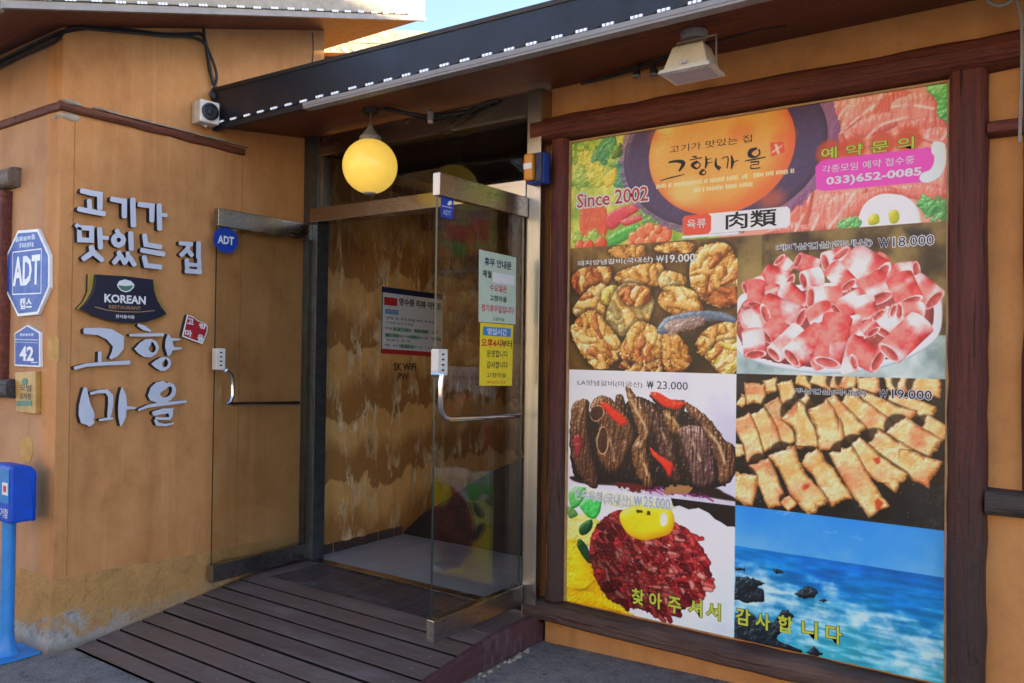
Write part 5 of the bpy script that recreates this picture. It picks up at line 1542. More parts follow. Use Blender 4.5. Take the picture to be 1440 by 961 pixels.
# word label
rl = [(618,431),(759,428),(760,530),(619,524),(1121,425),(1122,529),(766,429)]
def rrect(x0, y0, x1, y1, r):
    return [(x0+r, y0), (x1-r, y0), (x1, y0+r), (x1, y1-r), (x1-r, y1), (x0+r, y1), (x0, y1-r), (x0, y0+r)]
yt = (rl[0][1]+rl[1][1])/2; yb_ = (rl[2][1]+rl[3][1])/2
yt = min(yt, rl[4][1]); 
fill(rrect(rl[0][0]-3, yb_-1, rl[4][0]-230, yb_+12, 3), '#d8dce4')
fill(rrect(rl[0][0], rl[4][1]+6, rl[4][0], yb_-2, 14), '#f4f2ee')
fill(rrect(rl[0][0], rl[4][1]+6, rl[1][0], yb_-2, 14), '#e0523e')

# ---------------------------------------------------------------- grilled pork pieces (left, first)
grad(0, hy, sx, ly1, lambda u, t, w: lerp3(.25+(1-t)*.5+(NL[w]-.5)*.7, hexc('#1c130c'), hexc('#5a4020'), hexc('#8e7240')))
ck = [([(251,561),(406,563),(399,614),(252,598)], 0), ([(501,562),(653,562),(646,603),(501,591)], 0), ([(669,685),(712,604),(826,590),(886,689),(894,790),(829,856),(699,805)], 1),
      ([(20,707),(73,660),(219,663),(220,730),(74,786)], 2), ([(286,689),(407,658),(502,663),(495,741),(393,774),(287,733)], 0), ([(503,741),(525,692),(624,722),(610,767),(534,778)], 3),
      ([(519,799),(565,772),(670,797),(711,888),(611,904),(512,849)], 0), ([(31,861),(143,750),(212,782),(189,939),(85,930)], 1), ([(182,789),(237,753),(279,770),(246,843),(196,827)], 4),
      ([(230,880),(295,763),(425,775),(457,855),(411,963),(323,999),(239,954)], 3), ([(303,771),(425,767),(449,826),(362,853),(304,822)], 2),
      ([(24,968),(128,886),(240,977),(291,1080),(183,1156),(87,1090)], 1), ([(316,1109),(460,1078),(592,1154),(325,1175)], 5), ([(323,1028),(395,941),(521,999),(530,1078),(429,1122),(308,1102)], 1),
      ([(529,1013),(582,992),(662,1104),(592,1172),(538,1156)], 0), ([(702,1055),(759,972),(892,946),(917,1006),(887,1148),(818,1177),(760,1109)], 0), ([(821,781),(891,790),(891,851),(822,856),(758,834)], 2),
      ([(760,1082),(817,1033),(886,1040),(880,1148),(825,1170)], 4)]
ckp = [('#6a3a16', '#c08840', '#eccb88'), ('#7a4a1c', '#cf9c50', '#f6dca0'), ('#5a2410', '#a85a2c', '#e0a468'), ('#6c5428', '#a8925a', '#dcd0a0'), ('#80681c', '#d4b858', '#f8f0b0'), ('#180604', '#4a1810', '#a8481c')]
FK = 0
for q, k_ in ck:
    cq = (sum(p[0] for p in q)/len(q), sum(p[1] for p in q)/len(q))
    q = [(cq[0]+(p[0]-cq[0])*1.1, cq[1]+(p[1]-cq[1])*1.1) for p in q]
    p_ = mm(q); c_ = p_.mean(0)
    fill([((a-c_[0])*1.10*RES+c_[0]*RES, (b-c_[1])*1.10*RES+c_[1]*RES) for a, b in p_], '#20120a', curve=True, soft=14., alpha=.75)
    blob(q, *ckp[k_], jag=11, nz=.85, edge=15, fine=.5, diry=-.5, spec=.3)
    ar = (max(p[0] for p in q)-min(p[0] for p in q))*(max(p[1] for p in q)-min(p[1] for p in q))
    FK += 1
    flakes(q, int(3+ar/3200), (1.0, 2.0, .7, 2.4, 1.4)[FK % 5], .8, 120, 62, [ckp[k_], ckp[k_], ckp[(k_+1) % 3], ('#8a5c28', '#dcb468', '#fdf0c8')], 50+FK, alpha=.85)
setclip(0, hy, sx, ly1)
blob([(490,970),(536,914),(634,890),(729,882),(801,890),(878,915),(878,942),(801,931),(730,937),(657,957),(537,992),(498,988)], '#46505c', '#687684', '#9eaab2', jag=3, nz=.5)
blob([(536,942),(597,922),(730,916),(716,958),(627,978),(552,999)], '#7a5c54', '#b0907c', '#e8d4bc', jag=10, nz=1.2, alpha=.8)
for i in range(70):
    x, y = ([(274,1073),(599,1158),(634,915),(867,1148)])[:2][0]; 
    bx0, by0 = ([(274,1073)])[0]; bx1, by1 = ([(599,1158)])[0]
    fill(ell(rg.uniform(bx0, bx1), rg.uniform(by0, by1), rg.uniform(2, 6), rg.uniform(3, 9), 8), rg.choice(['#e8b878', '#f4dcb8', '#b8602c', '#200a06', '#280c06']), soft=1.5, alpha=.8)

# ---------------------------------------------------------------- plate of rolled raw slices (right, first)
grad(sx, hy, PWID, ry1, lambda u, t, w: np.where((t > .72)[..., None], lerp3(.5+(NL[w]-.5)*1.2, hexc('#7f9794'), hexc('#a9bcb6'), hexc('#cfd8d2')),
     lerp3(.45+(NL[w]-.5)*.9-.3*(np.abs(u-.25) < .12), hexc('#33281c'), hexc('#75623e'), hexc('#9c8652'))))
setclip(sx, hy, PWID, ry1)
fill([(1582,569),(1670,575),(1681,608),(1594,602)], '#181a20', soft=14, alpha=.8)
pl = [(864,976),(878,874),(951,796),(1323,774),(1654,780),(1706,827),(1717,878),(1712,980),(1667,1044),(1562,1110),(1428,1149),(1287,1164),(1125,1153),(983,1121),(887,1064)]
blob(pl, '#a8b4b8', '#dfe6e8', '#fbfdfd', edge=8, nz=.1, jag=0)
blob([(879,962),(900,874),(980,818),(1323,801),(1642,806),(1683,865),(1684,967),(1632,1031),(1538,1091),(1390,1130),(1234,1137),(1069,1119),(939,1071)], '#6a2428', '#9c4a48', '#c47c74', edge=20, nz=.6, jag=4)
fill([(1695,871),(1714,878),(1709,980),(1664,1041),(1562,1103),(1550,1094),(1644,1031),(1684,954)], '#e4ecec', curve=True, soft=2)
ROLLS = [(1118,709,0),(1076,665,85),(1230,704,0),(1156,673,95),(1361,667,0),(1270,689,120),(1502,678,0),(1465,713,80),(1387,716,0),(1335,655,110),(1511,748,0),(1624,737,100),(1380,675,0),(1487,754,170),(1251,743,0),(1180,761,105),(1016,722,0),(1122,769,110),(1297,711,0),(1365,789,105),(1613,788,0),(1689,858,125),(1450,759,0),(1488,846,150),(1560,763,0),(1602,863,130),(1002,761,0),(922,787,80),(980,760,0),(966,861,95),(1045,784,0),(1052,842,85),(1101,793,0),(1191,887,105),(1324,842,0),(1211,839,130),(1426,838,0),(1318,900,110),(1426,845,0),(1442,945,105),(1017,855,0),(1171,922,120),(923,940,0),(1017,905,130),(1388,925,0),(1408,1012,75),(1238,881,0),(1272,951,140),(1549,907,0),(1501,986,115),(1643,902,0),(1561,901,95),(1082,942,0),(1018,1006,110),(960,984,0),(972,1085,130),(1165,978,0),(1055,1084,110),(1259,988,0),(1132,1097,140),(1439,952,0),(1464,986,85),(1370,1046,0),(1483,1105,140),(1227,1116,0),(1287,1095,95),(1339,1128,0),(1390,1113,95),(1643,947,0),(1526,1071,140),(1324,924,0),(1280,1115,150),(1534,897,0),(1540,899,80),(1482,913,0),(1485,916,90)]
WH = [0, -.6, .2, -.6, .5, .2, .5, 1.0, .0, .4, .9, .3, -.7, .8, -.5, -.4, .3, .2, .3, .8, -.2, .3, .9, .2, 1.4, .2, -.3, .6, 1.2, -.2, -.4, -.2, .1, 1.0, .2, -.9, .1, -.9, .2, .6, .3, .7, .4, .3]
i = 0; k = 0
while i+1 < len(ROLLS):
    a, b = ROLLS[i], ROLLS[i+1]
    wd = b[2]*.22569*3.55 if len(b) > 2 else 60
    roll((a[0], a[1]), (b[0], b[1]), wd, WH[k % len(WH)]-.35, k+3)
    i += 2; k += 1

# ---------------------------------------------------------------- grilled ribs (left, second)
grad(0, ly1, sx, ly2, lambda u, t, w: lerp3(.55+(NL[w]-.5)*.25+.3*(1-t)-.2*u, hexc('#a89cb4'), hexc('#d4d2dc'), hexc('#f0f2f6')))
setclip(0, ly1, sx, ly2)
fill([(657,1171),(769,1179),(890,1272),(890,1302),(801,1223)], '#eef0f4', curve=True, soft=6)
fill([(12,1730),(80,1756),(340,1745),(680,1747),(883,1753),(883,1738),(837,1721),(759,1700),(428,1704),(156,1715)], '#241416', curve=True, soft=4)
fill([(285,1694),(401,1683),(480,1730),(446,1757),(286,1751)], '#5a1c1c', curve=True, soft=4, jag=14)
gb = [[(370,1302),(509,1335),(643,1359),(756,1429),(866,1511),(875,1643),(791,1704),(548,1738),(358,1727),(90,1739),(21,1679),(17,1410),(152,1386),(272,1404)],
      [(17,1385),(65,1330),(118,1342),(115,1471),(180,1746),(100,1754),(20,1612)], [(271,1306),(309,1301),(331,1376),(286,1379)], [(123,1354),(216,1303),(336,1400),(377,1494),(290,1674),(193,1646),(158,1534),(176,1459)],
      [(379,1302),(510,1367),(587,1494),(596,1563),(630,1698),(547,1692),(512,1570),(468,1448)], [(325,1260),(361,1270),(459,1393),(464,1479),(443,1544),(484,1718),(446,1746),(383,1669),(364,1551),(399,1484),(371,1406)],
      [(457,1290),(560,1309),(643,1313),(631,1414),(702,1554),(679,1678),(630,1622),(595,1478),(527,1366)], [(527,1358),(594,1385),(628,1460),(587,1479),(544,1427)], [(643,1313),(756,1383),(835,1476),(881,1509),(882,1635),(817,1682),(793,1576),(725,1431),(668,1381)],
      [(627,1429),(733,1438),(793,1606),(779,1690),(696,1714),(654,1589),(616,1477)]]
gc = [('#0e0a0c', '#1c1214', '#2c1a1a'), ('#1a0e0c', '#5a3a28', '#a07c54'), ('#1a100c', '#4a2c1c', '#8a6844'), ('#20120c', '#6a4630', '#b8946a'), ('#160e0c', '#4a2e26', '#a08474'), ('#24140c', '#7c5434', '#d8b48c'),
      ('#120c0e', '#3a2620', '#7c5c44'), ('#24160c', '#8a6038', '#d4ae78'), ('#22140e', '#6a4630', '#c09878'), ('#20121a', '#6e5048', '#c4a498')]
for i, q in enumerate(gb):
    blob(q, *gc[i], jag=5, nz=.95, edge=15, fine=.7, dirx=.2, diry=-.5, spec=.4, fib=.7)
for a in ([(343,1287),(389,1373),(442,1465),(408,1547),(454,1686)], [(652,1436),(685,1510),(718,1583)], [(724,1416),(804,1501),(836,1587)], [(476,1416),(528,1475),(563,1566)], [(544,1380),(586,1409),(611,1446)], [(200,1490),(247,1527),(266,1623)], [(85,1356),(66,1416),(57,1475)]):
    r = strip_sv(a, 6)
    if r:
        w, S, V, L, d = r
        put(w, np.clip((6-d)/5, 0, 1)*.75*np.clip(NM[w]*1.6-.1, 0, 1), hexc('#e4c498'))
for q in ([(186,1470),(209,1461),(228,1488),(229,1561),(206,1596),(178,1582),(168,1533)], [(128,1379),(151,1357),(194,1359),(203,1399),(166,1433),(133,1420)]):
    p_ = spline(mm(q)); w = window(p_, 5); sd = poly_sd(p_, w)
    put(w, np.clip(1.7-np.abs(sd), 0, 1)*np.clip(NM[w]*1.8, .3, 1), hexc('#d2b48c'))
    put(w, np.clip(sd-2, 0, 1)*.8, hexc('#3c2018'))
for q in ([(179,1342),(215,1336),(272,1371),(336,1418),(309,1448),(245,1405)], [(462,1282),(500,1273),(560,1305),(643,1317),(594,1350),(526,1336)], [(460,1541),(504,1571),(555,1598),(582,1618),(564,1674),(534,1631),(478,1581)]):
    blob(q, '#a81c12', '#dc3c24', '#f48060', jag=3, nz=.5)
blob([(29,1527),(67,1507),(87,1556),(69,1616),(40,1618)], '#5a1420', '#8a2c34', '#b05050', jag=4)
for i in range(40):
    a = ([(445,1734)])[0]; b = ([(760,1753)])[0]
    x = rg.uniform(a[0], b[0]); y = rg.uniform(a[1], b[1])
    r = strip_sv([(x, y), (x+rg.uniform(15, 50), y+rg.uniform(-12, 16))], 2.5)
    if r: put(r[0], np.clip((2.5-r[4]), 0, 1)*.9, hexc(rg.choice(['#5c1c4a', '#7a2c62', '#a85a94', '#2c0c20', '#c49cb8'])))
fill([(531,1740),(598,1711),(679,1712),(647,1743),(557,1757)], '#a0764c', curve=True, jag=8)

# ---------------------------------------------------------------- grilled pork belly (right, second)
grad(sx, ry1, PWID, ry2, lambda u, t, w: lerp3(.35+(NL[w]-.5)*.7+(NF[w]-.5)*.3, hexc('#0b0c0e'), hexc('#1e2022'), hexc('#3a3c38')))
setclip(sx, ry1, PWID, ry2)
BL = [([(1157,1192),(1213,1205)], 62), ([(1226,1183),(1300,1205)], 60), ([(1306,1195),(1346,1204)], 60), ([(1352,1186),(1391,1202)], 80), ([(1442,1180),(1449,1231)], 95), ([(1523,1201),(1559,1187),(1596,1199)], 70), ([(1572,1186),(1637,1204)], 80), ([(1631,1197),(1701,1208)], 100),
      ([(905,1296),(920,1303)], 70), ([(1037,1203),(1052,1239)], 95), ([(972,1227),(976,1293)], 100), ([(1105,1215),(1127,1297)], 90), ([(1179,1284),(1200,1311)], 95), ([(1385,1254),(1462,1277)], 80), ([(1536,1284),(1614,1293),(1679,1312)], 95), ([(1424,1272),(1511,1308),(1597,1343)], 100),
      ([(1045,1308),(1089,1381),(1132,1464)], 95), ([(988,1351),(1025,1421),(1047,1499)], 100), ([(914,1377),(952,1463),(978,1548)], 100), ([(1145,1335),(1194,1389),(1211,1472)], 135), ([(1360,1282),(1437,1339),(1506,1395)], 120), ([(1281,1293),(1341,1352),(1399,1409)], 115),
      ([(1247,1315),(1288,1389),(1302,1471)], 125), ([(1662,1359),(1697,1376),(1725,1393)], 95), ([(1561,1372),(1609,1414),(1685,1454)], 120), ([(892,1504),(900,1540)], 70), ([(1475,1438),(1555,1491),(1680,1545)], 130), ([(1393,1464),(1463,1526),(1562,1590)], 115),
      ([(1348,1495),(1394,1580),(1483,1711)], 115), ([(1215,1527),(1283,1598),(1337,1695)], 115), ([(997,1575),(1034,1651),(1071,1741)], 110), ([(1097,1523),(1140,1605),(1244,1727)], 130), ([(931,1640),(924,1700),(913,1738)], 125), ([(1113,1721),(1141,1747)], 60)]
pxm = 3.55*.22887
for k, (q, wd) in enumerate(BL):
    r = strip_sv(q, wd*pxm/2/RES+5)
    if r: put(r[0], np.clip((wd*pxm/2/RES+5-r[4])/5, 0, 1)*.75, hexc('#120c08'))
    belly(q, wd*pxm*1.08, k+1)
for q in ([(1471,1680),(1495,1667),(1514,1681),(1502,1709),(1477,1719)], [(1175,1658),(1203,1634),(1223,1646),(1196,1673)], [(1463,1506),(1494,1496),(1501,1523),(1476,1532)]):
    p_ = spline(mm(q)); w = window(p_, 4)
    put(w, np.clip(poly_sd(p_, w, 4)/5, 0, 1)*.8, hexc('#b03018'))
a = ([(1336,1599)])[0]; b = ([(1705,1748)])[0]
for i in range(110):
    fill(ell(rg.uniform(sx, PWID), rg.uniform(a[1]-150, b[1]), rg.uniform(1.5, 3.5), rg.uniform(1.5, 3), 6), rg.choice(['#d8d4c0', '#8a8470', '#4c4a44']), alpha=.6)

# ---------------------------------------------------------------- raw beef with egg yolk (left, third)
grad(0, ly2, sx, PHEI, lambda u, t, w: lerp3(.75+(NL[w]-.5)*.2-.3*t*u, hexc('#9cb4d4'), hexc('#d6dfea'), hexc('#f6f8fa')))
setclip(0, ly2, sx, PHEI)
fill([(569,1766),(899,1762),(900,1874),(880,1868),(851,1872),(822,1857),(792,1846),(761,1821),(711,1804),(680,1822),(617,1805),(586,1814)], '#1a1416')
fill([(617,1818),(630,1811),(659,1829),(670,1815),(711,1806),(731,1835),(761,1831),(782,1849),(822,1861),(851,1878),(660,1854)], '#e8ecf0', soft=3)
blob([(-2,1950),(72,1908),(170,1917),(183,2020),(160,2065),(75,2078),(0,2079)], '#a8a834', '#d8d878', '#f6f8d8', jag=8, nz=.6)
blob([(-12,2081),(111,2073),(161,2191),(222,2295),(339,2345),(385,2377),(293,2385),(4,2389)], '#b88a10', '#ecc420', '#f8ec60', edge=40, jag=6, nz=.6, dirx=-.2, diry=.5)
for k in range(9):
    c0 = ([(175,2293)])[0]; an = 2.2+k*.16
    r = strip_sv([(c0[0]-10, c0[1]-60+k*8), (c0[0]-10+math.cos(an)*230, c0[1]-20+math.sin(an)*150+k*10)], 2)
    if r: put(r[0], np.clip(2-r[4], 0, 1)*.35, hexc('#9a7408'))
for q, c in (([(9,1809),(58,1772),(107,1777),(84,1854),(35,1892),(16,1873)], ('#2c7a34', '#58b458', '#b0e4a0')), ([(72,1866),(144,1805),(198,1809),(187,1894),(152,1930),(109,1914)], ('#2a8a3c', '#4cc05c', '#a4eca0')),
             ([(74,2015),(79,1971),(140,1934),(146,1973),(111,2015)], ('#0e2c16', '#1c4a28', '#3c7a48')), ([(60,2080),(74,2041),(124,2081),(143,2152),(112,2146)], ('#0c2414', '#163c20', '#2c6438')),
             ([(-3,1886),(35,1892),(60,1921),(11,1943)], ('#3c6a30', '#6c9450', '#a4c080'))):
    blob(q, *c, jag=2, nz=.5)
blob([(108,1788),(377,1788),(575,1805),(575,1825),(287,1850),(132,1817)], '#a8b078', '#d8d8a0', '#f4f0d0', jag=10, nz=.8, alpha=.8)
dome = [(136,2101),(153,1993),(206,1923),(287,1871),(401,1857),(576,1884),(681,1929),(753,2024),(772,2098),(755,2178),(685,2258),(612,2311),(517,2355),(440,2335),(373,2338),(246,2311),(162,2212)]
blob(dome, '#3a060a', '#8a1c22', '#c04844', edge=26, nz=1.0, jag=8, dirx=.5, diry=-.45)
dp = spline(mm(dome)); dw = window(dp, 2); dsd = poly_sd(dp, dw)
x0, x1 = min(p[0] for p in dome), max(p[0] for p in dome); y0, y1 = min(p[1] for p in dome), max(p[1] for p in dome)
reds = ['#7c141c', '#a0262c', '#b83c3c', '#cc5a54', '#8c1c22', '#c04a44', '#dc8478', '#5c0c14']
for i in range(520):
    x, y = rg.uniform(x0, x1), rg.uniform(y0, y1)
    iy = int(y/RES)-dw[0].start; ix = int(x/RES)-dw[1].start
    if not (0 <= iy < dsd.shape[0] and 0 <= ix < dsd.shape[1]) or dsd[iy, ix] < 3: continue
    an = rg.uniform(-.4, 1.3); L_ = rg.uniform(14, 40)
    lit = (x-x0)/(x1-x0)*.7+(1-(y-y0)/(y1-y0))*.4
    c = hexc(reds[int(rg.rand()*8)])*(.45+.75*min(max(lit, .1), 1))
    r = strip_sv([(x, y), (x+math.cos(an)*L_, y+math.sin(an)*L_)], rg.uniform(4, 9), 2)
    if r:
        w, S, V, LL, d = r
        w2 = rg.uniform(4, 8)
        sh = np.clip((w2-d)/w2*1.3, 0, 1)
        col = c*(.45+.55*sh[..., None])+.16*np.clip(-V*.7+.1, 0, 1)[..., None]*lit
        put(w, np.clip(w2-d+.5, 0, 1), np.clip(col, 0, 1))
for i in range(160):
    x, y = rg.uniform(x0+(x1-x0)*.35, x1), rg.uniform(y0, y1)
    iy = int(y/RES)-dw[0].start; ix = int(x/RES)-dw[1].start
    if 0 <= iy < dsd.shape[0] and 0 <= ix < dsd.shape[1] and dsd[iy, ix] > 6:
        fill(ell(x, y, rg.uniform(2, 5), rg.uniform(1.5, 4), 6), rg.choice(['#f0c0b0', '#e89c8c', '#f8dcd0']), alpha=.7)
blob([(301,1910),(321,1862),(400,1831),(511,1818),(575,1835),(592,1892),(566,1945),(491,1978),(425,1997),(346,1976)], '#c89a08', '#ecd028', '#f6f08c', edge=22, nz=.15, jag=0, dirx=.1, diry=-.1)
fill([(527,1851),(554,1857),(555,1897),(531,1915),(517,1892)], '#f6f6d0', curve=True, soft=4)
fill([(390,1853),(423,1852),(428,1862),(395,1868)], '#3a3208', soft=1.5); fill([(451,1851),(465,1851),(468,1869),(448,1871)], '#3a3208', soft=1.5)

# ---------------------------------------------------------------- the sea (right, third)
hz = [(a, b) for a, b in [(892,1960),(1720,1948)]]
hzy = (hz[0][1]+hz[1][1])/2
def sea(u, t, w):
    sky_ = lerp3(.2+t*1.5+(NL[w]-.5)*.35, hexc('#2f86d0'), hexc('#4a98dc'), hexc('#7ab4e4'))
    yy = (YY[w]*RES-hzy)/(PHEI-hzy)
    n = np.roll(NL, 130, 1)[w]
    water = lerp3(.1+yy*.95+(NL[w]-.5)*.4, hexc('#0a62b0'), hexc('#1f86bc'), hexc('#45a4b4'))
    water = water*(.86+.28*NH[w][..., None])
    nh = NH[w]
    zone = np.exp(-((yy-.48-.18*(u-.3))/.26)**2)*np.clip(1.25-u*.75, .25, 1)+.55*np.exp(-((yy-.92)/.2)**2)
    fo = np.clip((n*.45+nh*.4+NM[w]*.25-.78+.62*zone)*2.0, 0, 1)*np.clip((yy-.06)*9, 0, 1)
    water = water+(hexc('#d4e6ee')-water)*(fo*.85)[..., None]
    return np.where((YY[w]*RES < hzy)[..., None], sky_, water)
grad(sx, ry2, PWID, PHEI, sea)
setclip(sx, ry2, PWID, PHEI)
for q in ([(1263,1841),(1296,1824),(1334,1830),(1305,1841)], [(1372,1847),(1404,1834),(1441,1839),(1412,1851)], [(1059,1773),(1149,1757),(1193,1770),(1122,1788)]):
    p_ = spline(mm(q)); w = window(p_, 8)
    put(w, np.clip(poly_sd(p_, w, 10)/6, 0, 1)*.35, hexc('#d0dcec'))
for q in ([(888,2095),(941,2084),(988,2092),(1025,2101),(988,2119),(1021,2136),(1024,2182),(942,2202),(889,2198)], [(1156,2125),(1178,2099),(1200,2081),(1247,2086),(1256,2102),(1239,2123),(1187,2137)], [(1255,2131),(1273,2119),(1292,2122),(1273,2136)],
          [(890,2263),(933,2232),(990,2257),(1063,2265),(1104,2203),(1126,2198),(1153,2220),(1127,2271),(1073,2336),(1127,2347),(1189,2360),(1180,2371),(891,2385)], [(1202,2362),(1241,2331),(1275,2358),(1233,2381)], [(1057,2034),(1097,2027),(1107,2039),(1070,2047)], [(888,2053),(931,2046),(931,2060),(888,2069)]):
    blob(q, '#0a0e12', '#1e2a32', '#4c5c64', jag=5, nz=.9, curve=False, edge=8)

pimg = bpy.data.images.new('menu_print', CW, CH, alpha=False)
px4 = np.ones((CH, CW, 4), np.float32)
CV = np.clip(CV, 0, 1)
grey = CV.mean(2, keepdims=True)
CV = np.clip(grey+(CV-grey)*1.14, 0, 1)          # print press: a little more colour and contrast
CV = np.clip(CV*1.10-.03+.06*CV*(1-CV), 0, .93)
px4[..., :3] = CV[::-1]
pimg.pixels.foreach_set(px4.ravel())
pimg.update()
pimg.pack()
mp = NT('menu_print', .32, 0, .45)
ti = mp.n('TexImage')
ti.image = pimg
ti.interpolation = 'Cubic'
ti.extension = 'EXTEND'
mp.color(ti.outputs[0])
mp.bump(mp.noise(2.5, mp.pos(), 3), .06, .02)
M['print'] = mp.m

PX0, PZ1, PYF = -2.162, 2.618, 3.578
PO = thing('menu_poster', (PX0+PWID/2000, 3.58, PZ1-PHEI/1000), 'large vinyl menu poster with dish photographs, prices and a sea view, framed by timber', 'poster')
def frp_(u, v, d=0.):      # millimetres on the sheet: u right, v down
    return (PX0+u/1000, PYF-d, PZ1-v/1000)
def frt(u, v, d=0.):       # same, v up (for lettering)
    return (PX0+u/1000, PYF-d, PZ1+v/1000)
o = MB().box(PX0, PX0+PWID/1000, PYF, 3.598, PZ1-PHEI/1000, PZ1).build('printed_sheet', 'print', PO)
uv = o.data.uv_layers.new(name='UVMap')
for lp in o.data.loops:
    v = world_off(o)+o.data.vertices[lp.vertex_index].co
    uv.data[lp.index].uv = ((v.x-PX0)/(PWID/1000), 1-(PZ1-v.z)/(PHEI/1000))
MB().box(PX0+PWID/1000, PX0+PWID/1000+.016, 3.566, 3.598, PZ1-PHEI/1000, PZ1+.01).build('trim', 'trim_tan', PO, bevel=.002)
MB().box(PX0-.012, PX0, 3.566, 3.598, PZ1-PHEI/1000, PZ1+.01).build('trim', 'trim_tan', PO, bevel=.002)
MB().box(PX0, PX0+PWID/1000, 3.566, 3.598, PZ1, PZ1+.01).build('trim', 'trim_tan', PO, bevel=.002)

def ptext(body, box, mat, bold=.02, halo=None, hb=.06, d=.0006, name='lettering'):
    """box from a list of points on the sheet (mm, v down)"""
    b = bbox(box)
    u0, v0, u1, v1 = b[0], -b[3], b[2], -b[1]
    if halo:
        text(name, body, (u0, v0, u1, v1), frt, d, halo, PO, hb)
    text(name, body, (u0, v0, u1, v1), frt, d+.0005, mat, PO, bold)
def won(pts, mat, halo):
    """won sign: a W crossed by two bars"""
    b = bbox(pts)
    ptext('W', pts, mat, .02, halo, .06)
    mb = MB()
    h = b[3]-b[1]
    for k in (.34, .56):
        y = b[1]+h*k
        mb.add([frp_(b[0]-3, y, .0013), frp_(b[0]-3, y+h*.07, .0013), frp_(b[2]+3, y+h*.07, .0013), frp_(b[2]+3, y, .0013)], [(0, 1, 2, 3)])
    mb.build('won_bar', mat, PO, fixn=False)
ptext('고기가 맛있는 집', [(551,91),(948,113),(949,125),(553,115)], 'print_black', .0)
ptext('육류', [(641,454),(735,458),(736,495),(641,492)], 'print_white', .01)
ptext('肉類', [(832,437),(1062,440),(1062,513),(832,511)], 'print_black', .015)
ptext('Since 2002', [(37,270),(436,273),(437,341),(40,338)], 'print_red', .01, 'print_white', .07)
ptext('예 약 문 의', [(1252,198),(1611,196),(1612,243),(1252,241)], 'print_lime', .02, 'print_black', .045)
ptext('각종모임 예약 접수중', [(1256,272),(1615,280),(1615,305),(1256,295)], 'print_white', .0)
ptext('033)652-0085', [(1275,324),(1639,331),(1640,365),(1275,358)], 'print_white', .03)
ptext('돼지양념갈비(국내산)', [(44,616),(466,617),(467,646),(46,643)], 'print_white', .015, 'print_black', .035)
won([(486,616),(525,615),(525,645),(486,646)], 'print_white', 'print_black')
ptext('19.000', [(536,614),(684,617),(684,651),(536,650)], 'print_white', .02, 'print_black', .035)
ptext('대패삼겹살(국내산)', [(1064,600),(1458,599),(1458,632),(1065,628)], 'print_navy', .0, 'print_white', .055)
won([(1483,601),(1522,601),(1523,638),(1483,638)], 'print_navy', 'print_white')
ptext('18.000', [(1538,601),(1687,599),(1687,639),(1538,639)], 'print_navy', .0, 'print_white', .055)
ptext('LA양념갈비(미국산)', [(52,1228),(418,1228),(418,1260),(52,1257)], 'print_black', -.004)
won([(444,1224),(476,1223),(476,1258),(444,1259)], 'print_black', None)
ptext('23.000', [(495,1223),(654,1221),(654,1257),(496,1259)], 'print_black', .0)
ptext('생삼겹살(국내산)', [(1147,1232),(1439,1231),(1439,1253),(1148,1258)], 'print_navy', .01, 'print_white', .055)
won([(1489,1226),(1521,1225),(1521,1256),(1489,1256)], 'print_navy', 'print_white')
ptext('19.000', [(1538,1225),(1684,1221),(1684,1254),(1539,1258)], 'print_navy', .01, 'print_white', .055)
ptext('한우육회(국내산)', [(40,1808),(364,1792),(364,1837),(41,1851)], 'print_grey', .0, 'print_white', .05)
won([(380,1792),(420,1790),(421,1834),(380,1837)], 'print_grey', 'print_white')
ptext('25.000', [(433,1790),(569,1782),(570,1832),(434,1834)], 'print_grey', .0, 'print_white', .05)
def spaced(body, pts, mat, halo):
    for ch, (a, b, h) in zip(body, pts):
        ptext(ch, [(a, b), (a+h, b+h*1.15)], mat, .025, halo, .055)
spaced('찾아주셔서', [(a-6, b-8, 64) for a, b in [(381,2248),(474,2249),(572,2252),(676,2245),(764,2243)]], 'print_lime', 'print_black')
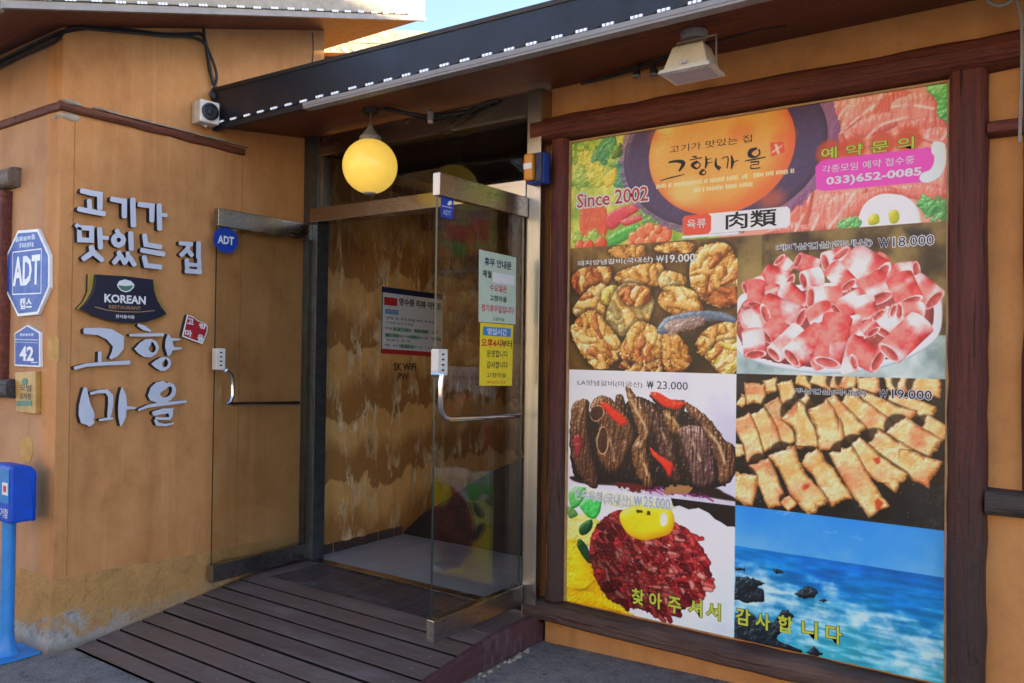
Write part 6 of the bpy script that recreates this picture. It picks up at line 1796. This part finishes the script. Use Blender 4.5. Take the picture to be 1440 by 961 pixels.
spaced('감사합니다', [(a-6, b-8, 62) for a, b in [(904,2242),(994,2243),(1092,2237),(1195,2238),(1295,2237)]], 'print_lime', 'print_black')
# brush-written name in the bowl
def brush(path, mat='print_black', d=.0009):
    p = spline([q[:2] for q in path], False, 5)
    n = len(p)
    ws = np.interp(np.linspace(0, 1, n), np.linspace(0, 1, len(path)), [q[2] for q in path])
    t = np.gradient(p, axis=0)
    t /= np.linalg.norm(t, axis=1)[:, None]+1e-6
    nn = np.stack([-t[:, 1], t[:, 0]], 1)
    L = p+nn*ws[:, None]/2; Rr = p-nn*ws[:, None]/2
    mb = MB()
    mb.v = [frp_(a, b, d) for a, b in L]+[frp_(a, b, d) for a, b in Rr]
    mb.f = [(i, i+1, n+i+1, n+i) for i in range(n-1)]
    mb.mi = [0]*(n-1)
    return mb
def brushes(name, paths):
    mb = MB()
    for i, q in enumerate(paths):
        b = brush(q, d=.0009+.00005*i)
        mb.add(b.v, b.f)
    mb.build(name, 'print_black', PO, fixn=False)
brushes('brush_letter', [[(544,168,8),(588,167,14),(620,181,22),(598,217,8)], [(502,251,4),(562,242,7),(627,235,3)]])
brushes('brush_letter', [[(664,155,6),(687,160,10)], [(651,170,5),(713,166,6)], [(691,182,14),(665,195,18),(687,215,8),(705,200,6),(691,182,5)], [(732,162,6),(735,196,14),(729,220,5)], [(735,179,5),(761,176,3)], [(735,196,5),(764,194,3)], [(722,223,12),(705,238,14),(723,248,6),(733,237,4),(722,223,4)]])
brushes('brush_letter', [[(782,177,6),(781,210,14),(802,230,20)], [(808,184,4),(838,180,6),(834,232,6)], [(854,174,5),(860,207,16),(855,237,5)], [(863,207,6),(890,200,3)]])
brushes('brush_letter', [[(973,157,8),(945,165,22),(941,185,20),(965,196,8),(985,183,8),(980,162,7)], [(917,208,4),(957,206,8),(1014,202,4)], [(943,217,7),(982,218,7)], [(982,218,5),(980,230,5)], [(946,230,5),(982,230,5)], [(946,231,5),(948,246,6),(989,247,5)]])

for o in bpy.data.objects:
    if o.type == 'MESH':
        o.visible_camera = True
